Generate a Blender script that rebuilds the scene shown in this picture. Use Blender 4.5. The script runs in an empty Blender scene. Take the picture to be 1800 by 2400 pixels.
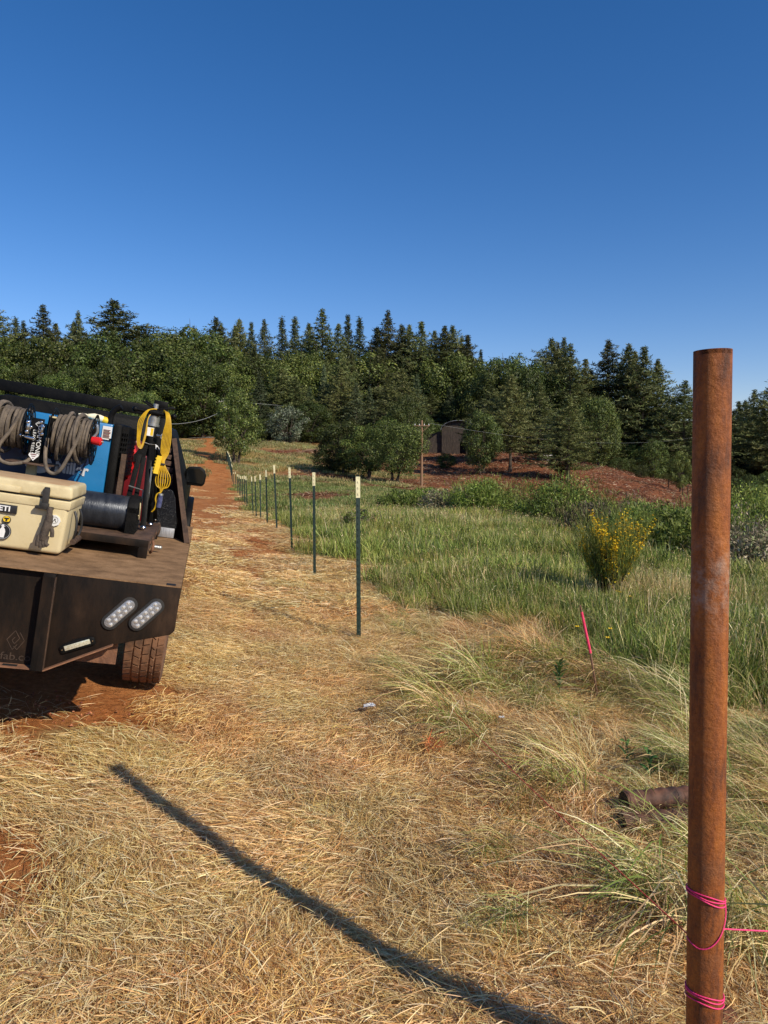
import bpy, bmesh, math, random
import numpy as np
from mathutils import Matrix, Vector, noise
random.seed(7); RNG = np.random.default_rng(11)
R_ = math.radians
sc = bpy.context.scene
COL = sc.collection

# ---------------------------------------------------------------- camera, sky, sun
F_, CX, CY, EYE = 1700.0, 900.0, 1200.0, 1.68      # focal length in photo pixels, photo centre, eye height
PITCH = math.atan(125/1700)
cam = bpy.data.cameras.new('camera'); camo = bpy.data.objects.new('camera', cam); COL.objects.link(camo)
cam.sensor_fit = 'VERTICAL'; cam.sensor_height = 36; cam.lens = 36*F_/2400
cam.clip_start = 0.05; cam.clip_end = 5000
camo.location = (0, 0, EYE); camo.rotation_euler = (math.pi/2-PITCH, 0, 0)
sc.camera = camo
SUN_EL = R_(33.2); SUN_AZ = math.atan2(.775, -.632)
w = bpy.data.worlds.new('World'); sc.world = w; w.use_nodes = True
nt = w.node_tree; nt.nodes.clear()
out = nt.nodes.new('ShaderNodeOutputWorld'); bg = nt.nodes.new('ShaderNodeBackground')
sky = nt.nodes.new('ShaderNodeTexSky'); sky.sky_type = 'NISHITA'; sky.sun_disc = False
sky.sun_elevation = SUN_EL; sky.sun_rotation = SUN_AZ; sky.altitude = 900; sky.air_density = 1.0; sky.dust_density = 0.35; sky.ozone_density = 2.4
hs = nt.nodes.new('ShaderNodeHueSaturation'); hs.inputs['Saturation'].default_value = 1.33; hs.inputs['Value'].default_value = 1.15
tint = nt.nodes.new('ShaderNodeMix'); tint.data_type = 'RGBA'; tint.blend_type = 'MULTIPLY'; tint.inputs[0].default_value = 1; tint.inputs[7].default_value = (1.02, .89, 1, 1)
nt.links.new(sky.outputs[0], hs.inputs['Color']); nt.links.new(hs.outputs[0], tint.inputs[6]); nt.links.new(tint.outputs[2], bg.inputs[0]); nt.links.new(bg.outputs[0], out.inputs[0])
bg.inputs[1].default_value = 0.112
sun = bpy.data.lights.new('sun', 'SUN'); suno = bpy.data.objects.new('sun', sun); COL.objects.link(suno)
sun.energy = 5.0; sun.angle = R_(0.53); sun.color = (1, .90, .74)
sd = Vector((math.sin(SUN_AZ)*math.cos(SUN_EL), math.cos(SUN_AZ)*math.cos(SUN_EL), math.sin(SUN_EL)))
suno.rotation_euler = sd.to_track_quat('Z', 'Y').to_euler(); suno.location = (5, -5, 8)
vs = sc.view_settings; vs.view_transform = 'Standard'; vs.look = 'None'; vs.exposure = 0; vs.gamma = 1; vs.use_curve_mapping = False
sc.cycles.use_denoising = True
sc.cycles.max_bounces = 6; sc.cycles.diffuse_bounces = 3; sc.cycles.transparent_max_bounces = 8

# ---------------------------------------------------------------- tagging helpers
def tag(o, label=None, cat=None, group=None, kind=None):
    if label: o['label'] = label
    if cat: o['category'] = cat
    if group: o['group'] = group
    if kind: o['kind'] = kind
    return o
def thing(name, label, cat, loc=(0, 0, 0), rotz=0, group=None, mw=None):
    o = bpy.data.objects.new(name, None); COL.objects.link(o); o.empty_display_size = .2
    if mw is not None: o.matrix_world = mw
    else: o.location = loc; o.rotation_euler = (0, 0, rotz)
    return tag(o, label, cat, group)
def link(name, me, parent=None):
    o = bpy.data.objects.new(name, me); COL.objects.link(o); o.parent = parent
    return o

# ---------------------------------------------------------------- materials
def newmat(name):
    m = bpy.data.materials.new(name); m.use_nodes = True
    return m, m.node_tree, m.node_tree.nodes['Principled BSDF']
def N(nt, t, **kw):
    n = nt.nodes.new(t)
    for k, v in kw.items():
        if k in n.inputs: n.inputs[k].default_value = v
        else: setattr(n, k, v)
    return n
def ramp(nt, fac, stops):
    r = nt.nodes.new('ShaderNodeValToRGB'); e = r.color_ramp.elements
    while len(e) < len(stops): e.new(.5)
    for k, (p, c) in enumerate(stops):
        e[k].position = p; e[k].color = (*c, 1) if len(c) == 3 else c
    nt.links.new(fac, r.inputs[0]); return r.outputs[0]
def mixc(nt, fac, a, b, mode='MIX'):
    m = nt.nodes.new('ShaderNodeMix'); m.data_type = 'RGBA'; m.blend_type = mode
    for s, v in ((m.inputs[0], fac), (m.inputs[6], a), (m.inputs[7], b)):
        if isinstance(v, (int, float)): s.default_value = v
        elif isinstance(v, tuple): s.default_value = (*v, 1)
        else: nt.links.new(v, s)
    return m.outputs[2]
def pm(name, stops, scale=8, rough=.6, metal=0., bump=.0, bscale=None, stretch=(1, 1, 1), detail=6, spec=.5, dist=.01, rvar=0):
    """procedural paint / steel / plastic: noise ramp colour, roughness variation and bump"""
    m, nt, b = newmat(name)
    tc = N(nt, 'ShaderNodeTexCoord'); mp = N(nt, 'ShaderNodeMapping'); mp.inputs['Scale'].default_value = stretch
    nt.links.new(tc.outputs['Object'], mp.inputs[0])
    nz = N(nt, 'ShaderNodeTexNoise', Scale=scale, Detail=detail, Roughness=.65); nt.links.new(mp.outputs[0], nz.inputs[0])
    nt.links.new(ramp(nt, nz.outputs[0], stops), b.inputs['Base Color'])
    b.inputs['Roughness'].default_value = rough; b.inputs['Metallic'].default_value = metal
    b.inputs['Specular IOR Level'].default_value = spec
    if rvar:
        mr = N(nt, 'ShaderNodeMapRange'); mr.inputs[3].default_value = rough-rvar; mr.inputs[4].default_value = min(1, rough+rvar)
        mr.inputs[1].default_value = .3; mr.inputs[2].default_value = .7
        nt.links.new(nz.outputs[0], mr.inputs[0]); nt.links.new(mr.outputs[0], b.inputs['Roughness'])
    if bump:
        n2 = N(nt, 'ShaderNodeTexNoise', Scale=bscale or scale*4, Detail=5); nt.links.new(mp.outputs[0], n2.inputs[0])
        bp = N(nt, 'ShaderNodeBump', Strength=bump, Distance=dist); nt.links.new(n2.outputs[0], bp.inputs['Height'])
        nt.links.new(bp.outputs[0], b.inputs['Normal'])
    return m
def two(a, b, lo=.35, hi=.65): return [(lo, a), (hi, b)]
M = {}
M['deck'] = pm('dusty_deck_steel', [(.24, (.045, .028, .018)), (.34, (.15, .088, .046)), (.52, (.25, .15, .078)), (.8, (.36, .22, .12))], 9, .9, 0, .5, 60, (1, 1.2, 1), 14, .1)
M['skirt'] = pm('scuffed_black_steel', [(.3, (.003, .0025, .002)), (.45, (.009, .0065, .005)), (.58, (.022, .013, .008)), (.72, (.055, .031, .018))], 5, .65, 0, .35, 60, (1, 1, .35), 10, .15, .004, .12)
M['dustlip'] = pm('red_dust_on_steel', two((.16, .075, .04), (.30, .14, .07)), 14, .85, 0, .3)
M['black'] = pm('black_paint', two((.003, .003, .003), (.006, .0058, .0055)), 12, .5, 0, .12, 60, rvar=.1, spec=.14)
M['blackrough'] = pm('black_powder_coat', two((.004, .004, .004), (.009, .0085, .008)), 20, .65, 0, .3, 120, spec=.14)
M['rubber'] = pm('black_rubber', two((.012, .012, .012), (.03, .027, .024)), 15, .75, 0, .2)
M['tyre'] = pm('dusty_tyre_rubber', [(.3, (.05, .028, .018)), (.55, (.19, .095, .05)), (.75, (.27, .14, .075))], 8, .9, 0, .3, 40)
M['rust'] = pm('rusty_steel', two((.10, .045, .025), (.22, .10, .05)), 18, .8, 0, .4)
M['brownsteel'] = pm('worn_brown_steel', two((.05, .03, .02), (.13, .075, .045)), 16, .65, .2, .3)
M['chrome'] = pm('chrome', two((.5, .5, .5), (.65, .65, .65)), 10, .18, 1.)
M['zinc'] = pm('zinc_plate', two((.35, .35, .33), (.5, .5, .47)), 20, .4, .8, .1)
M['alu'] = pm('aluminium_strip', two((.3, .31, .33), (.5, .51, .53)), 30, .5, .5, .1, stretch=(8, 8, 1))
M['blue'] = pm('blue_enamel', two((.010, .15, .36), (.014, .175, .41)), 3, .32, 0, .02, 5, rvar=.08)
M['navy'] = pm('navy_panel', two((.006, .018, .06), (.009, .026, .08)), 3, .35)
M['grey'] = pm('grey_lettering', two((.50, .51, .54), (.60, .61, .64)), 8, .5)
M['white'] = pm('white_print', two((.68, .68, .66), (.8, .8, .78)), 8, .5)
M['redp'] = pm('red_plastic', two((.55, .01, .012), (.66, .02, .02)), 6, .35)
M['redcan'] = pm('dark_red_plastic', two((.11, .005, .009), (.18, .008, .013)), 6, .4)
M['yellow'] = pm('yellow_plastic', two((.72, .45, .01), (.82, .55, .02)), 10, .5)
M['cord'] = pm('yellow_cord', two((.46, .27, .008), (.62, .38, .012)), 20, .45)
M['cable'] = pm('dusty_black_cable', [(.3, (.05, .04, .032)), (.5, (.12, .095, .07)), (.7, (.20, .155, .11))], 14, .8, 0, .3)
M['tan'] = pm('tan_plastic', [(.25, (.42, .33, .17)), (.5, (.62, .52, .30)), (.8, (.68, .58, .36))], 5, .5, 0, .08, 60, rvar=.08)
M['tantop'] = pm('dusty_tan_plastic', two((.40, .24, .12), (.52, .36, .19)), 6, .7, 0, .1)
M['badge'] = pm('badge_black', two((.01, .01, .012), (.02, .02, .022)), 8, .4)
M['glove'] = pm('grey_leather', two((.045, .034, .026), (.10, .075, .055)), 30, .85, 0, .5)
M['cream'] = pm('cream_fabric', two((.70, .63, .42), (.80, .74, .55)), 20, .8, 0, .3)
M['roller'] = pm('dark_blue_steel_pipe', [(.3, (.018, .022, .030)), (.6, (.04, .046, .058)), (.8, (.08, .07, .065))], 9, .38, .5, .15, 50, (3, 1, 1), 8, rvar=.12)
M['glass'] = pm('mirror_glass', two((.004, .005, .006), (.006, .007, .008)), 3, .06, 0., spec=.7)
M['darkglass'] = pm('dark_glass', two((.01, .012, .014), (.015, .018, .02)), 3, .08)
M['post'] = pm('green_post_paint', two((.008, .022, .018), (.014, .035, .026)), 25, .45, 0, .1)
M['posttip'] = pm('cream_post_paint', two((.62, .57, .34), (.74, .69, .44)), 25, .5, 0, .1)
M['pink'] = pm('pink_twine', two((.85, .03, .16), (.95, .06, .24)), 60, .6, 0, .2)
M['redline'] = pm('red_string', two((.65, .06, .04), (.8, .10, .06)), 60, .6)
M['pinkpaint'] = pm('pink_marking_paint', two((.75, .03, .10), (.85, .06, .16)), 30, .5, 0, .2)
M['stakewood'] = pm('rusty_rebar', two((.14, .07, .04), (.26, .14, .08)), 40, .8, 0, .3)
M['wood'] = pm('pole_wood', two((.17, .095, .055), (.30, .175, .10)), 6, .85, 0, .4, stretch=(6, 6, .6))
M['greypole'] = pm('grey_pole_wood', two((.25, .23, .20), (.38, .35, .31)), 6, .85, 0, .3, stretch=(6, 6, .6))
M['barn'] = pm('weathered_barn_boards', [(.3, (.015, .012, .010)), (.5, (.05, .038, .030)), (.66, (.11, .08, .06))], 3, .9, 0, .5, stretch=(6, 6, .5))
M['tin'] = pm('corrugated_tin', two((.05, .05, .055), (.45, .46, .47)), .9, .4, .4, .2)
M['wire'] = pm('wire', two((.30, .32, .30), (.4, .42, .4)), 5, .5, .3)
M['bark'] = pm('bark', [(.3, (.04, .03, .022)), (.6, (.10, .075, .055)), (.8, (.16, .12, .09))], 5, .95, 0, .6, stretch=(4, 4, .7), dist=.05)
M['darkbark'] = pm('dark_bark', two((.018, .014, .011), (.05, .038, .028)), 5, .95, 0, .6, stretch=(4, 4, .7), dist=.05)
M['drain'] = pm('muddy_drain_pipe', [(.3, (.02, .014, .011)), (.45, (.08, .035, .02)), (.7, (.17, .07, .035))], 10, .75, 0, .4)
M['inner'] = pm('black_bore', two((.006, .006, .006), (.012, .012, .012)), 10, .7)
M['litter'] = pm('white_plastic_scrap', two((.6, .6, .6), (.75, .75, .75)), 20, .4)
M['roadm'] = pm('pale_gravel', two((.30, .26, .22), (.45, .40, .34)), 3, .9, 0, .4)
M['dirtclod'] = pm('red_dirt_clod', two((.14, .05, .025), (.28, .105, .045)), 12, .95, 0, .8, 30, dist=.02)
def lens_mat():
    m, nt, b = newmat('led_lens'); tc = N(nt, 'ShaderNodeTexCoord')
    v = N(nt, 'ShaderNodeTexVoronoi', Scale=160); nt.links.new(tc.outputs['Object'], v.inputs[0])
    nt.links.new(ramp(nt, v.outputs[0], [(.1, (.52, .52, .52)), (.5, (.22, .22, .23)), (.9, (.36, .36, .37))]), b.inputs['Base Color'])
    b.inputs['Roughness'].default_value = .15; b.inputs['Metallic'].default_value = .35
    return m
M['lens'] = lens_mat()
M['led'] = pm('led_cup', two((.75, .74, .70), (.9, .9, .86)), 90, .12, .6)
M['ledy'] = pm('led_cup_warm', two((.55, .52, .34), (.85, .84, .70)), 110, .2, .4)
def chip_mat():
    m, nt, b = newmat('sparkling_black_liner'); tc = N(nt, 'ShaderNodeTexCoord')
    v = N(nt, 'ShaderNodeTexVoronoi', Scale=170); nt.links.new(tc.outputs['Object'], v.inputs[0])
    b.inputs['Base Color'].default_value = (.015, .015, .017, 1); b.inputs['Roughness'].default_value = .22
    bp = N(nt, 'ShaderNodeBump', Strength=1., Distance=.01); nt.links.new(v.outputs[0], bp.inputs['Height']); nt.links.new(bp.outputs[0], b.inputs['Normal'])
    return m
M['liner'] = chip_mat()
def rust_pipe_mat():
    m, nt, b = newmat('rusted_pipe'); tc = N(nt, 'ShaderNodeTexCoord')
    mp = N(nt, 'ShaderNodeMapping'); mp.inputs['Scale'].default_value = (1, 1, .22); nt.links.new(tc.outputs['Object'], mp.inputs[0])
    n1 = N(nt, 'ShaderNodeTexNoise', Scale=20, Detail=10, Roughness=.7); nt.links.new(mp.outputs[0], n1.inputs[0])
    c = ramp(nt, n1.outputs[0], [(.30, (.035, .012, .005)), (.40, (.12, .033, .007)), (.50, (.31, .085, .010)), (.64, (.44, .135, .014)), (.80, (.52, .19, .03))])
    n3 = N(nt, 'ShaderNodeTexNoise', Scale=90, Detail=6, Roughness=.7); nt.links.new(tc.outputs['Object'], n3.inputs[0])
    c = mixc(nt, ramp(nt, n3.outputs[0], [(.35, (0, 0, 0)), (.72, (.6, .6, .6))]), c, (.14, .045, .014))
    n4 = N(nt, 'ShaderNodeTexNoise', Scale=5, Detail=5); nt.links.new(tc.outputs['Object'], n4.inputs[0])
    c = mixc(nt, ramp(nt, n4.outputs[0], [(.55, (0, 0, 0)), (.70, (.6, .6, .6))]), c, (.12, .065, .035))
    # grey worn band, clearest a little under the top third
    sp = N(nt, 'ShaderNodeSeparateXYZ'); nt.links.new(tc.outputs['Object'], sp.inputs[0])
    band = ramp(nt, sp.outputs[2], [(0, (0, 0, 0)), (1, (0, 0, 0))])
    mr = N(nt, 'ShaderNodeMath', operation='SUBTRACT'); mr.inputs[1].default_value = 1.385; nt.links.new(sp.outputs[2], mr.inputs[0])
    ab = N(nt, 'ShaderNodeMath', operation='ABSOLUTE'); nt.links.new(mr.outputs[0], ab.inputs[0])
    near = N(nt, 'ShaderNodeMapRange'); near.inputs[1].default_value = .02; near.inputs[2].default_value = .13; near.inputs[3].default_value = 1; near.inputs[4].default_value = 0
    nt.links.new(ab.outputs[0], near.inputs[0])
    n5 = N(nt, 'ShaderNodeTexNoise', Scale=17, Detail=9, Roughness=.75); nt.links.new(tc.outputs['Object'], n5.inputs[0])
    r5 = ramp(nt, n5.outputs[0], [(.45, (0, 0, 0)), (.68, (.85, .85, .85))])
    mu = N(nt, 'ShaderNodeMath', operation='MULTIPLY'); nt.links.new(near.outputs[0], mu.inputs[0]); nt.links.new(r5, mu.inputs[1])
    c = mixc(nt, mu.outputs[0], c, (.42, .31, .24))
    nt.links.new(c, b.inputs['Base Color'])
    nt.links.new(ramp(nt, n3.outputs[0], [(.3, (.55, .55, .55)), (.7, (.85, .85, .85))]), b.inputs['Roughness'])
    n2 = N(nt, 'ShaderNodeTexNoise', Scale=60, Detail=8, Roughness=.7); nt.links.new(tc.outputs['Object'], n2.inputs[0])
    bp = N(nt, 'ShaderNodeBump', Strength=.8, Distance=.008); nt.links.new(n2.outputs[0], bp.inputs['Height']); nt.links.new(bp.outputs[0], b.inputs['Normal'])
    return m
M['pipe'] = rust_pipe_mat()
def leaf_mat(name, tint=(1, 1, 1), rough=.55, transl=.25, spread=.35, drift=0.):
    """reads the per-leaf colour 'col'; the whole plant shifts a little by object random"""
    m, nt, b = newmat(name); nt.nodes.remove(b)
    at = N(nt, 'ShaderNodeAttribute'); at.attribute_name = 'col'
    oi = N(nt, 'ShaderNodeObjectInfo')
    mr = N(nt, 'ShaderNodeMapRange'); mr.inputs[3].default_value = 1-spread; mr.inputs[4].default_value = 1+spread; nt.links.new(oi.outputs['Random'], mr.inputs[0])
    h = N(nt, 'ShaderNodeHueSaturation'); nt.links.new(at.outputs['Color'], h.inputs['Color']); nt.links.new(mr.outputs[0], h.inputs['Value'])
    m2 = N(nt, 'ShaderNodeMapRange'); m2.inputs[3].default_value = .485; m2.inputs[4].default_value = .515
    fr = N(nt, 'ShaderNodeMath', operation='FRACT'); mm = N(nt, 'ShaderNodeMath', operation='MULTIPLY'); mm.inputs[1].default_value = 7.31
    nt.links.new(oi.outputs['Random'], mm.inputs[0]); nt.links.new(mm.outputs[0], fr.inputs[0]); nt.links.new(fr.outputs[0], m2.inputs[0]); nt.links.new(m2.outputs[0], h.inputs['Hue'])
    c = mixc(nt, 1., h.outputs[0], tint, 'MULTIPLY')
    if drift:
        nz_ = N(nt, 'ShaderNodeTexNoise', Scale=1.1, Detail=3); nt.links.new(oi.outputs['Location'], nz_.inputs[0])
        c = mixc(nt, 1., c, ramp(nt, nz_.outputs[0], [(.30, (1.0, .84, .66)), (.45, (1, .95, .88)), (.60, (.98, 1.0, .95)), (.75, (.88, .93, .80))]), 'MULTIPLY')
    di = N(nt, 'ShaderNodeBsdfDiffuse'); tr = N(nt, 'ShaderNodeBsdfTranslucent'); gl = N(nt, 'ShaderNodeBsdfGlossy'); gl.inputs['Roughness'].default_value = rough
    gl.inputs['Color'].default_value = (.5, .5, .5, 1)
    nt.links.new(c, di.inputs[0]); nt.links.new(c, tr.inputs[0])
    a = N(nt, 'ShaderNodeMixShader'); a.inputs[0].default_value = transl; nt.links.new(di.outputs[0], a.inputs[1]); nt.links.new(tr.outputs[0], a.inputs[2])
    g = N(nt, 'ShaderNodeMixShader'); g.inputs[0].default_value = .05; nt.links.new(a.outputs[0], g.inputs[1]); nt.links.new(gl.outputs[0], g.inputs[2])
    o = [n for n in nt.nodes if n.type == 'OUTPUT_MATERIAL'][0]; nt.links.new(g.outputs[0], o.inputs[0])
    return m
M['leaf'] = leaf_mat('tree_foliage', transl=.18, spread=.48)
M['grass'] = leaf_mat('grass_blades', transl=.25, spread=.22, drift=1)

# ---------------------------------------------------------------- mesh builder
def bas(d):
    d = Vector(d).normalized(); u = d.orthogonal().normalized(); return d, u, d.cross(u)
class MB:
    def __init__(s): s.v = []; s.f = []; s.mi = []; s.k = 0
    def mat(s, k): s.k = k; return s
    def add(s, vs, fs):
        b = len(s.v); s.v += [tuple(v) for v in vs]; s.f += [tuple(b+i for i in f) for f in fs]; s.mi += [s.k]*len(fs); return s
    def box(s, x0, x1, y0, y1, z0, z1):
        vs = [(x, y, z) for z in (z0, z1) for x, y in ((x0, y0), (x1, y0), (x1, y1), (x0, y1))]
        return s.add(vs, [(3, 2, 1, 0), (4, 5, 6, 7), (0, 1, 5, 4), (1, 2, 6, 5), (2, 3, 7, 6), (3, 0, 4, 7)])
    def bar(s, p0, p1, w, h, up=(0, 0, 1)):
        p0, p1 = Vector(p0), Vector(p1); d = (p1-p0).normalized(); u = Vector(up); u = (u-d*u.dot(d)).normalized(); r = d.cross(u)
        vs = [p+r*a*w/2+u*b*h/2 for p in (p0, p1) for a, b in ((-1, -1), (1, -1), (1, 1), (-1, 1))]
        return s.add(vs, [(0, 1, 2, 3), (7, 6, 5, 4), (4, 5, 1, 0), (5, 6, 2, 1), (6, 7, 3, 2), (7, 4, 0, 3)])
    def cyl(s, p0, p1, r0, r1=None, n=16, caps=True):
        r1 = r0 if r1 is None else r1; p0, p1 = Vector(p0), Vector(p1); d, u, v = bas(p1-p0); vs = []
        for p, r in ((p0, r0), (p1, r1)):
            vs += [p+(u*math.cos(2*math.pi*i/n)+v*math.sin(2*math.pi*i/n))*r for i in range(n)]
        fs = [(i, (i+1) % n, n+(i+1) % n, n+i) for i in range(n)]
        if caps: fs += [tuple(range(n-1, -1, -1)), tuple(range(n, 2*n))]
        return s.add(vs, fs)
    def ring(s, p0, p1, ro, ri, n=24):
        p0, p1 = Vector(p0), Vector(p1); d, u, v = bas(p1-p0); vs = []
        for p, r in ((p0, ro), (p1, ro), (p1, ri), (p0, ri)):
            vs += [p+(u*math.cos(2*math.pi*i/n)+v*math.sin(2*math.pi*i/n))*r for i in range(n)]
        fs = []
        for a in range(4):
            b = (a+1) % 4; fs += [(a*n+i, a*n+(i+1) % n, b*n+(i+1) % n, b*n+i) for i in range(n)]
        return s.add(vs, fs)
    def tube(s, pts, r, n=8, caps=True):
        pts = [Vector(p) for p in pts]; rs = r if isinstance(r, (list, tuple)) else [r]*len(pts); vs = []; u = None
        for i, p in enumerate(pts):
            d = (pts[min(i+1, len(pts)-1)]-pts[max(i-1, 0)]).normalized()
            if u is None: u = d.orthogonal().normalized()
            u = (u-d*u.dot(d)).normalized(); v = d.cross(u)
            vs += [p+(u*math.cos(2*math.pi*k/n)+v*math.sin(2*math.pi*k/n))*rs[i] for k in range(n)]
        fs = [(i*n+k, i*n+(k+1) % n, (i+1)*n+(k+1) % n, (i+1)*n+k) for i in range(len(pts)-1) for k in range(n)]
        if caps: fs += [tuple(range(n-1, -1, -1)), tuple(range((len(pts)-1)*n, len(pts)*n))]
        return s.add(vs, fs)
    def prism(s, poly, ax, a, b):
        """poly: 2-D outline on the plane normal to axis ax, extruded from a to b"""
        def P(q, t): return {0: (t, q[0], q[1]), 1: (q[0], t, q[1]), 2: (q[0], q[1], t)}[ax]
        n = len(poly); vs = [P(q, a) for q in poly]+[P(q, b) for q in poly]
        return s.add(vs, [tuple(range(n)), tuple(range(2*n-1, n-1, -1))]+[(i, n+i, n+(i+1) % n, (i+1) % n) for i in range(n)])
    def ball(s, c, r, n=12, sc_=(1, 1, 1)):
        vs = []; m = n//2
        for j in range(m+1):
            t = math.pi*j/m
            for i in range(n): vs.append((c[0]+r*sc_[0]*math.sin(t)*math.cos(2*math.pi*i/n), c[1]+r*sc_[1]*math.sin(t)*math.sin(2*math.pi*i/n), c[2]+r*sc_[2]*math.cos(t)))
        return s.add(vs, [(j*n+i, (j+1)*n+i, (j+1)*n+(i+1) % n, j*n+(i+1) % n) for j in range(m) for i in range(n)])
    def xf(s, mtx, start=0):
        for i in range(start, len(s.v)): s.v[i] = tuple(mtx @ Vector(s.v[i]))
        return s
    def build(s, name, mats, parent=None, off=(0, 0, 0), bevel=0, smooth=True, ang=35, segs=2):
        me = bpy.data.meshes.new(name)
        me.from_pydata([(x-off[0], y-off[1], z-off[2]) for x, y, z in s.v], [], s.f)
        mats = mats if isinstance(mats, (list, tuple)) else [mats]
        for m in mats: me.materials.append(M[m] if isinstance(m, str) else m)
        me.polygons.foreach_set('material_index', s.mi)
        bm = bmesh.new(); bm.from_mesh(me); bmesh.ops.recalc_face_normals(bm, faces=bm.faces)
        if bevel:
            es = [e for e in bm.edges if len(e.link_faces) == 2 and e.calc_face_angle(0) > R_(40)]
            bmesh.ops.bevel(bm, geom=es, offset=bevel, segments=segs, affect='EDGES', profile=.5, clamp_overlap=True)
        bm.to_mesh(me); bm.free()
        if smooth:
            me.polygons.foreach_set('use_smooth', [True]*len(me.polygons)); me.set_sharp_from_angle(angle=R_(ang))
        me.update(); return link(name, me, parent)
def arc_pts(c, r, a0, a1, n): return [(c[0]+r*math.cos(a0+(a1-a0)*i/n), c[1]+r*math.sin(a0+(a1-a0)*i/n)) for i in range(n+1)]
def text_mesh(name, txt, size, mat, mtx, parent, depth=.002, bold=False, sx=1.0, shear=0, space=1.0, off=(0, 0, 0)):
    cu = bpy.data.curves.new(name, 'FONT'); cu.body = txt; cu.size = size; cu.extrude = depth; cu.align_x = 'CENTER'; cu.align_y = 'CENTER'
    if bold: cu.offset = size*.028
    cu.shear = shear; cu.space_character = space
    to = bpy.data.objects.new(name, cu); me = bpy.data.meshes.new_from_object(to)
    me.materials.clear(); me.materials.append(M[mat]); me.transform(Matrix.Diagonal((sx, 1, 1, 1))); me.transform(mtx)
    me.transform(Matrix.Translation((-off[0], -off[1], -off[2])))
    bpy.data.objects.remove(to); return link(name, me, parent)

# ---------------------------------------------------------------- truck frame of reference
def rotmat(yaw, roll, pitch): return Matrix.Rotation(yaw, 3, 'Z') @ Matrix.Rotation(pitch, 3, 'X') @ Matrix.Rotation(roll, 3, 'Y')
TR = rotmat(R_(13.5), R_(9.5), R_(1.0)); TO = Vector((-.974, 3.45, 1.0645))
TM = Matrix.Translation(TO) @ TR.to_4x4()
def tw(x, y, z): return TM @ Vector((x, y, z))

# ---------------------------------------------------------------- the lie of the land
_cp, _sp = math.cos(PITCH), math.sin(PITCH)
def X(px, y, py=1150): b = (CY-py)/F_; return (px-CX)/F_*y/(_cp+b*_sp)
FENCE = [(-4, 2.15), (1.70, .80), (6.53, -.23), (10.1, -.97), (13.1, -1.69), (16.8, -2.5), (19.5, -3.1), (23.7, -4.0), (28.4, -5.1), (37, -7.1), (48, -9.5), (60, -12.1), (75, -15.7), (95, -20.6), (130, -30), (400, -100)]
fy_ = np.array([a for a, b in FENCE], float); fx_ = np.array([b for a, b in FENCE], float)
def fence_x(y): return np.interp(y, fy_, fx_)
def zpy(py, d): b = (CY-py)/F_; return EYE+d*(b*_cp-_sp)/(_cp+b*_sp)
CP = []
def c(px, py, d): CP.append((X(px, d, py), d, zpy(py, d)))
for q in [(.80, 1.70, 0), (-.05, 2.3, .0), (.4, 1.9, 0), (-.6, 2.6, .06), (-.23, 6.5, .02), (.2, 4.2, .02), (2, 2, -.02), (4, 3, -.03), (3, 6, 0), (-1.2, 1.6, .20), (-3, 1.5, .46), (0, .6, .06), (-1.3, 3.4, .2), (-6, 3, .8), (6, 1, -.05), (1.5, 9, 0), (4, 9, -.02),
          (-.97, 10.1, 0), (-1.7, 13.1, .02), (-2.5, 16.8, .02), (-3.1, 19.5, -.10), (-4, 23.7, -.3), (-5.1, 28.4, -.5), (-7.1, 37, -.66), (-9.5, 48, -.95), (-12.1, 60, -1.05),
          (-8, 20, .5), (-12, 30, .2), (-18, 45, -.1), (-7, 9, .95), (-25, 60, .5), (-30, 30, 2)]: CP.append(q)
for (x, y) in ((-.17, 1.3), (-1.9, 1.3), (-.17, 4.9), (-1.9, 4.9)): CP.append(tuple(tw(x, y, -.90)))
c(548, 1110, 75); c(531, 1066, 95); c(470, 1028, 130); c(430, 1075, 85); c(200, 1050, 100); c(-300, 1020, 120)
c(1100, 1225, 20); c(1300, 1245, 24); c(1700, 1330, 14); c(1700, 1250, 25); c(900, 1172, 40); c(1150, 1175, 42); c(1700, 1215, 40)
c(760, 1165, 45); c(900, 1150, 62); c(1100, 1172, 60); c(1350, 1185, 62); c(1620, 1195, 62)
c(700, 1122, 72); c(850, 1128, 76); c(1090, 1140, 78); c(1330, 1135, 80); c(1560, 1170, 80)
c(640, 1085, 92); c(850, 1090, 98); c(1090, 1098, 98); c(1300, 1098, 95); c(1390, 1100, 98); c(1500, 1130, 94); c(1640, 1168, 88); c(1800, 1185, 90)
c(760, 1052, 118); c(950, 1058, 122); c(1080, 1053, 130); c(1250, 1072, 118); c(1400, 1098, 125); c(1580, 1142, 135); c(1800, 1150, 130)
c(470, 1022, 150); c(0, 1015, 150); c(760, 1030, 150); c(1100, 1045, 160); c(1500, 1130, 170); c(1850, 1140, 170)
c(0, 985, 220); c(500, 985, 220); c(900, 1000, 220); c(1300, 1050, 230); c(1800, 1110, 230); c(0, 960, 420); c(900, 960, 420); c(1800, 1040, 420); c(-1500, 960, 200); c(3500, 1120, 200)
CP = np.array(CP)
def uv(x, y):
    x = np.asarray(x, float); y = np.asarray(y, float); r = np.hypot(x, y)
    a = np.clip(np.arctan2(x, y), -1.35, 1.35); return np.stack([a*1.6, np.log(r+2.5)], -1)
def tps_k(d): return np.where(d > 1e-9, d*d*np.log(d+1e-12), 0)
_U = uv(CP[:, 0], CP[:, 1]); n_ = len(CP)
_A = np.zeros((n_+3, n_+3)); _A[:n_, :n_] = tps_k(np.linalg.norm(_U[:, None]-_U[None], axis=2))+np.eye(n_)*2e-4
_A[:n_, n_] = 1; _A[:n_, n_+1:] = _U; _A[n_, :n_] = 1; _A[n_+1:, :n_] = _U.T
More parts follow.
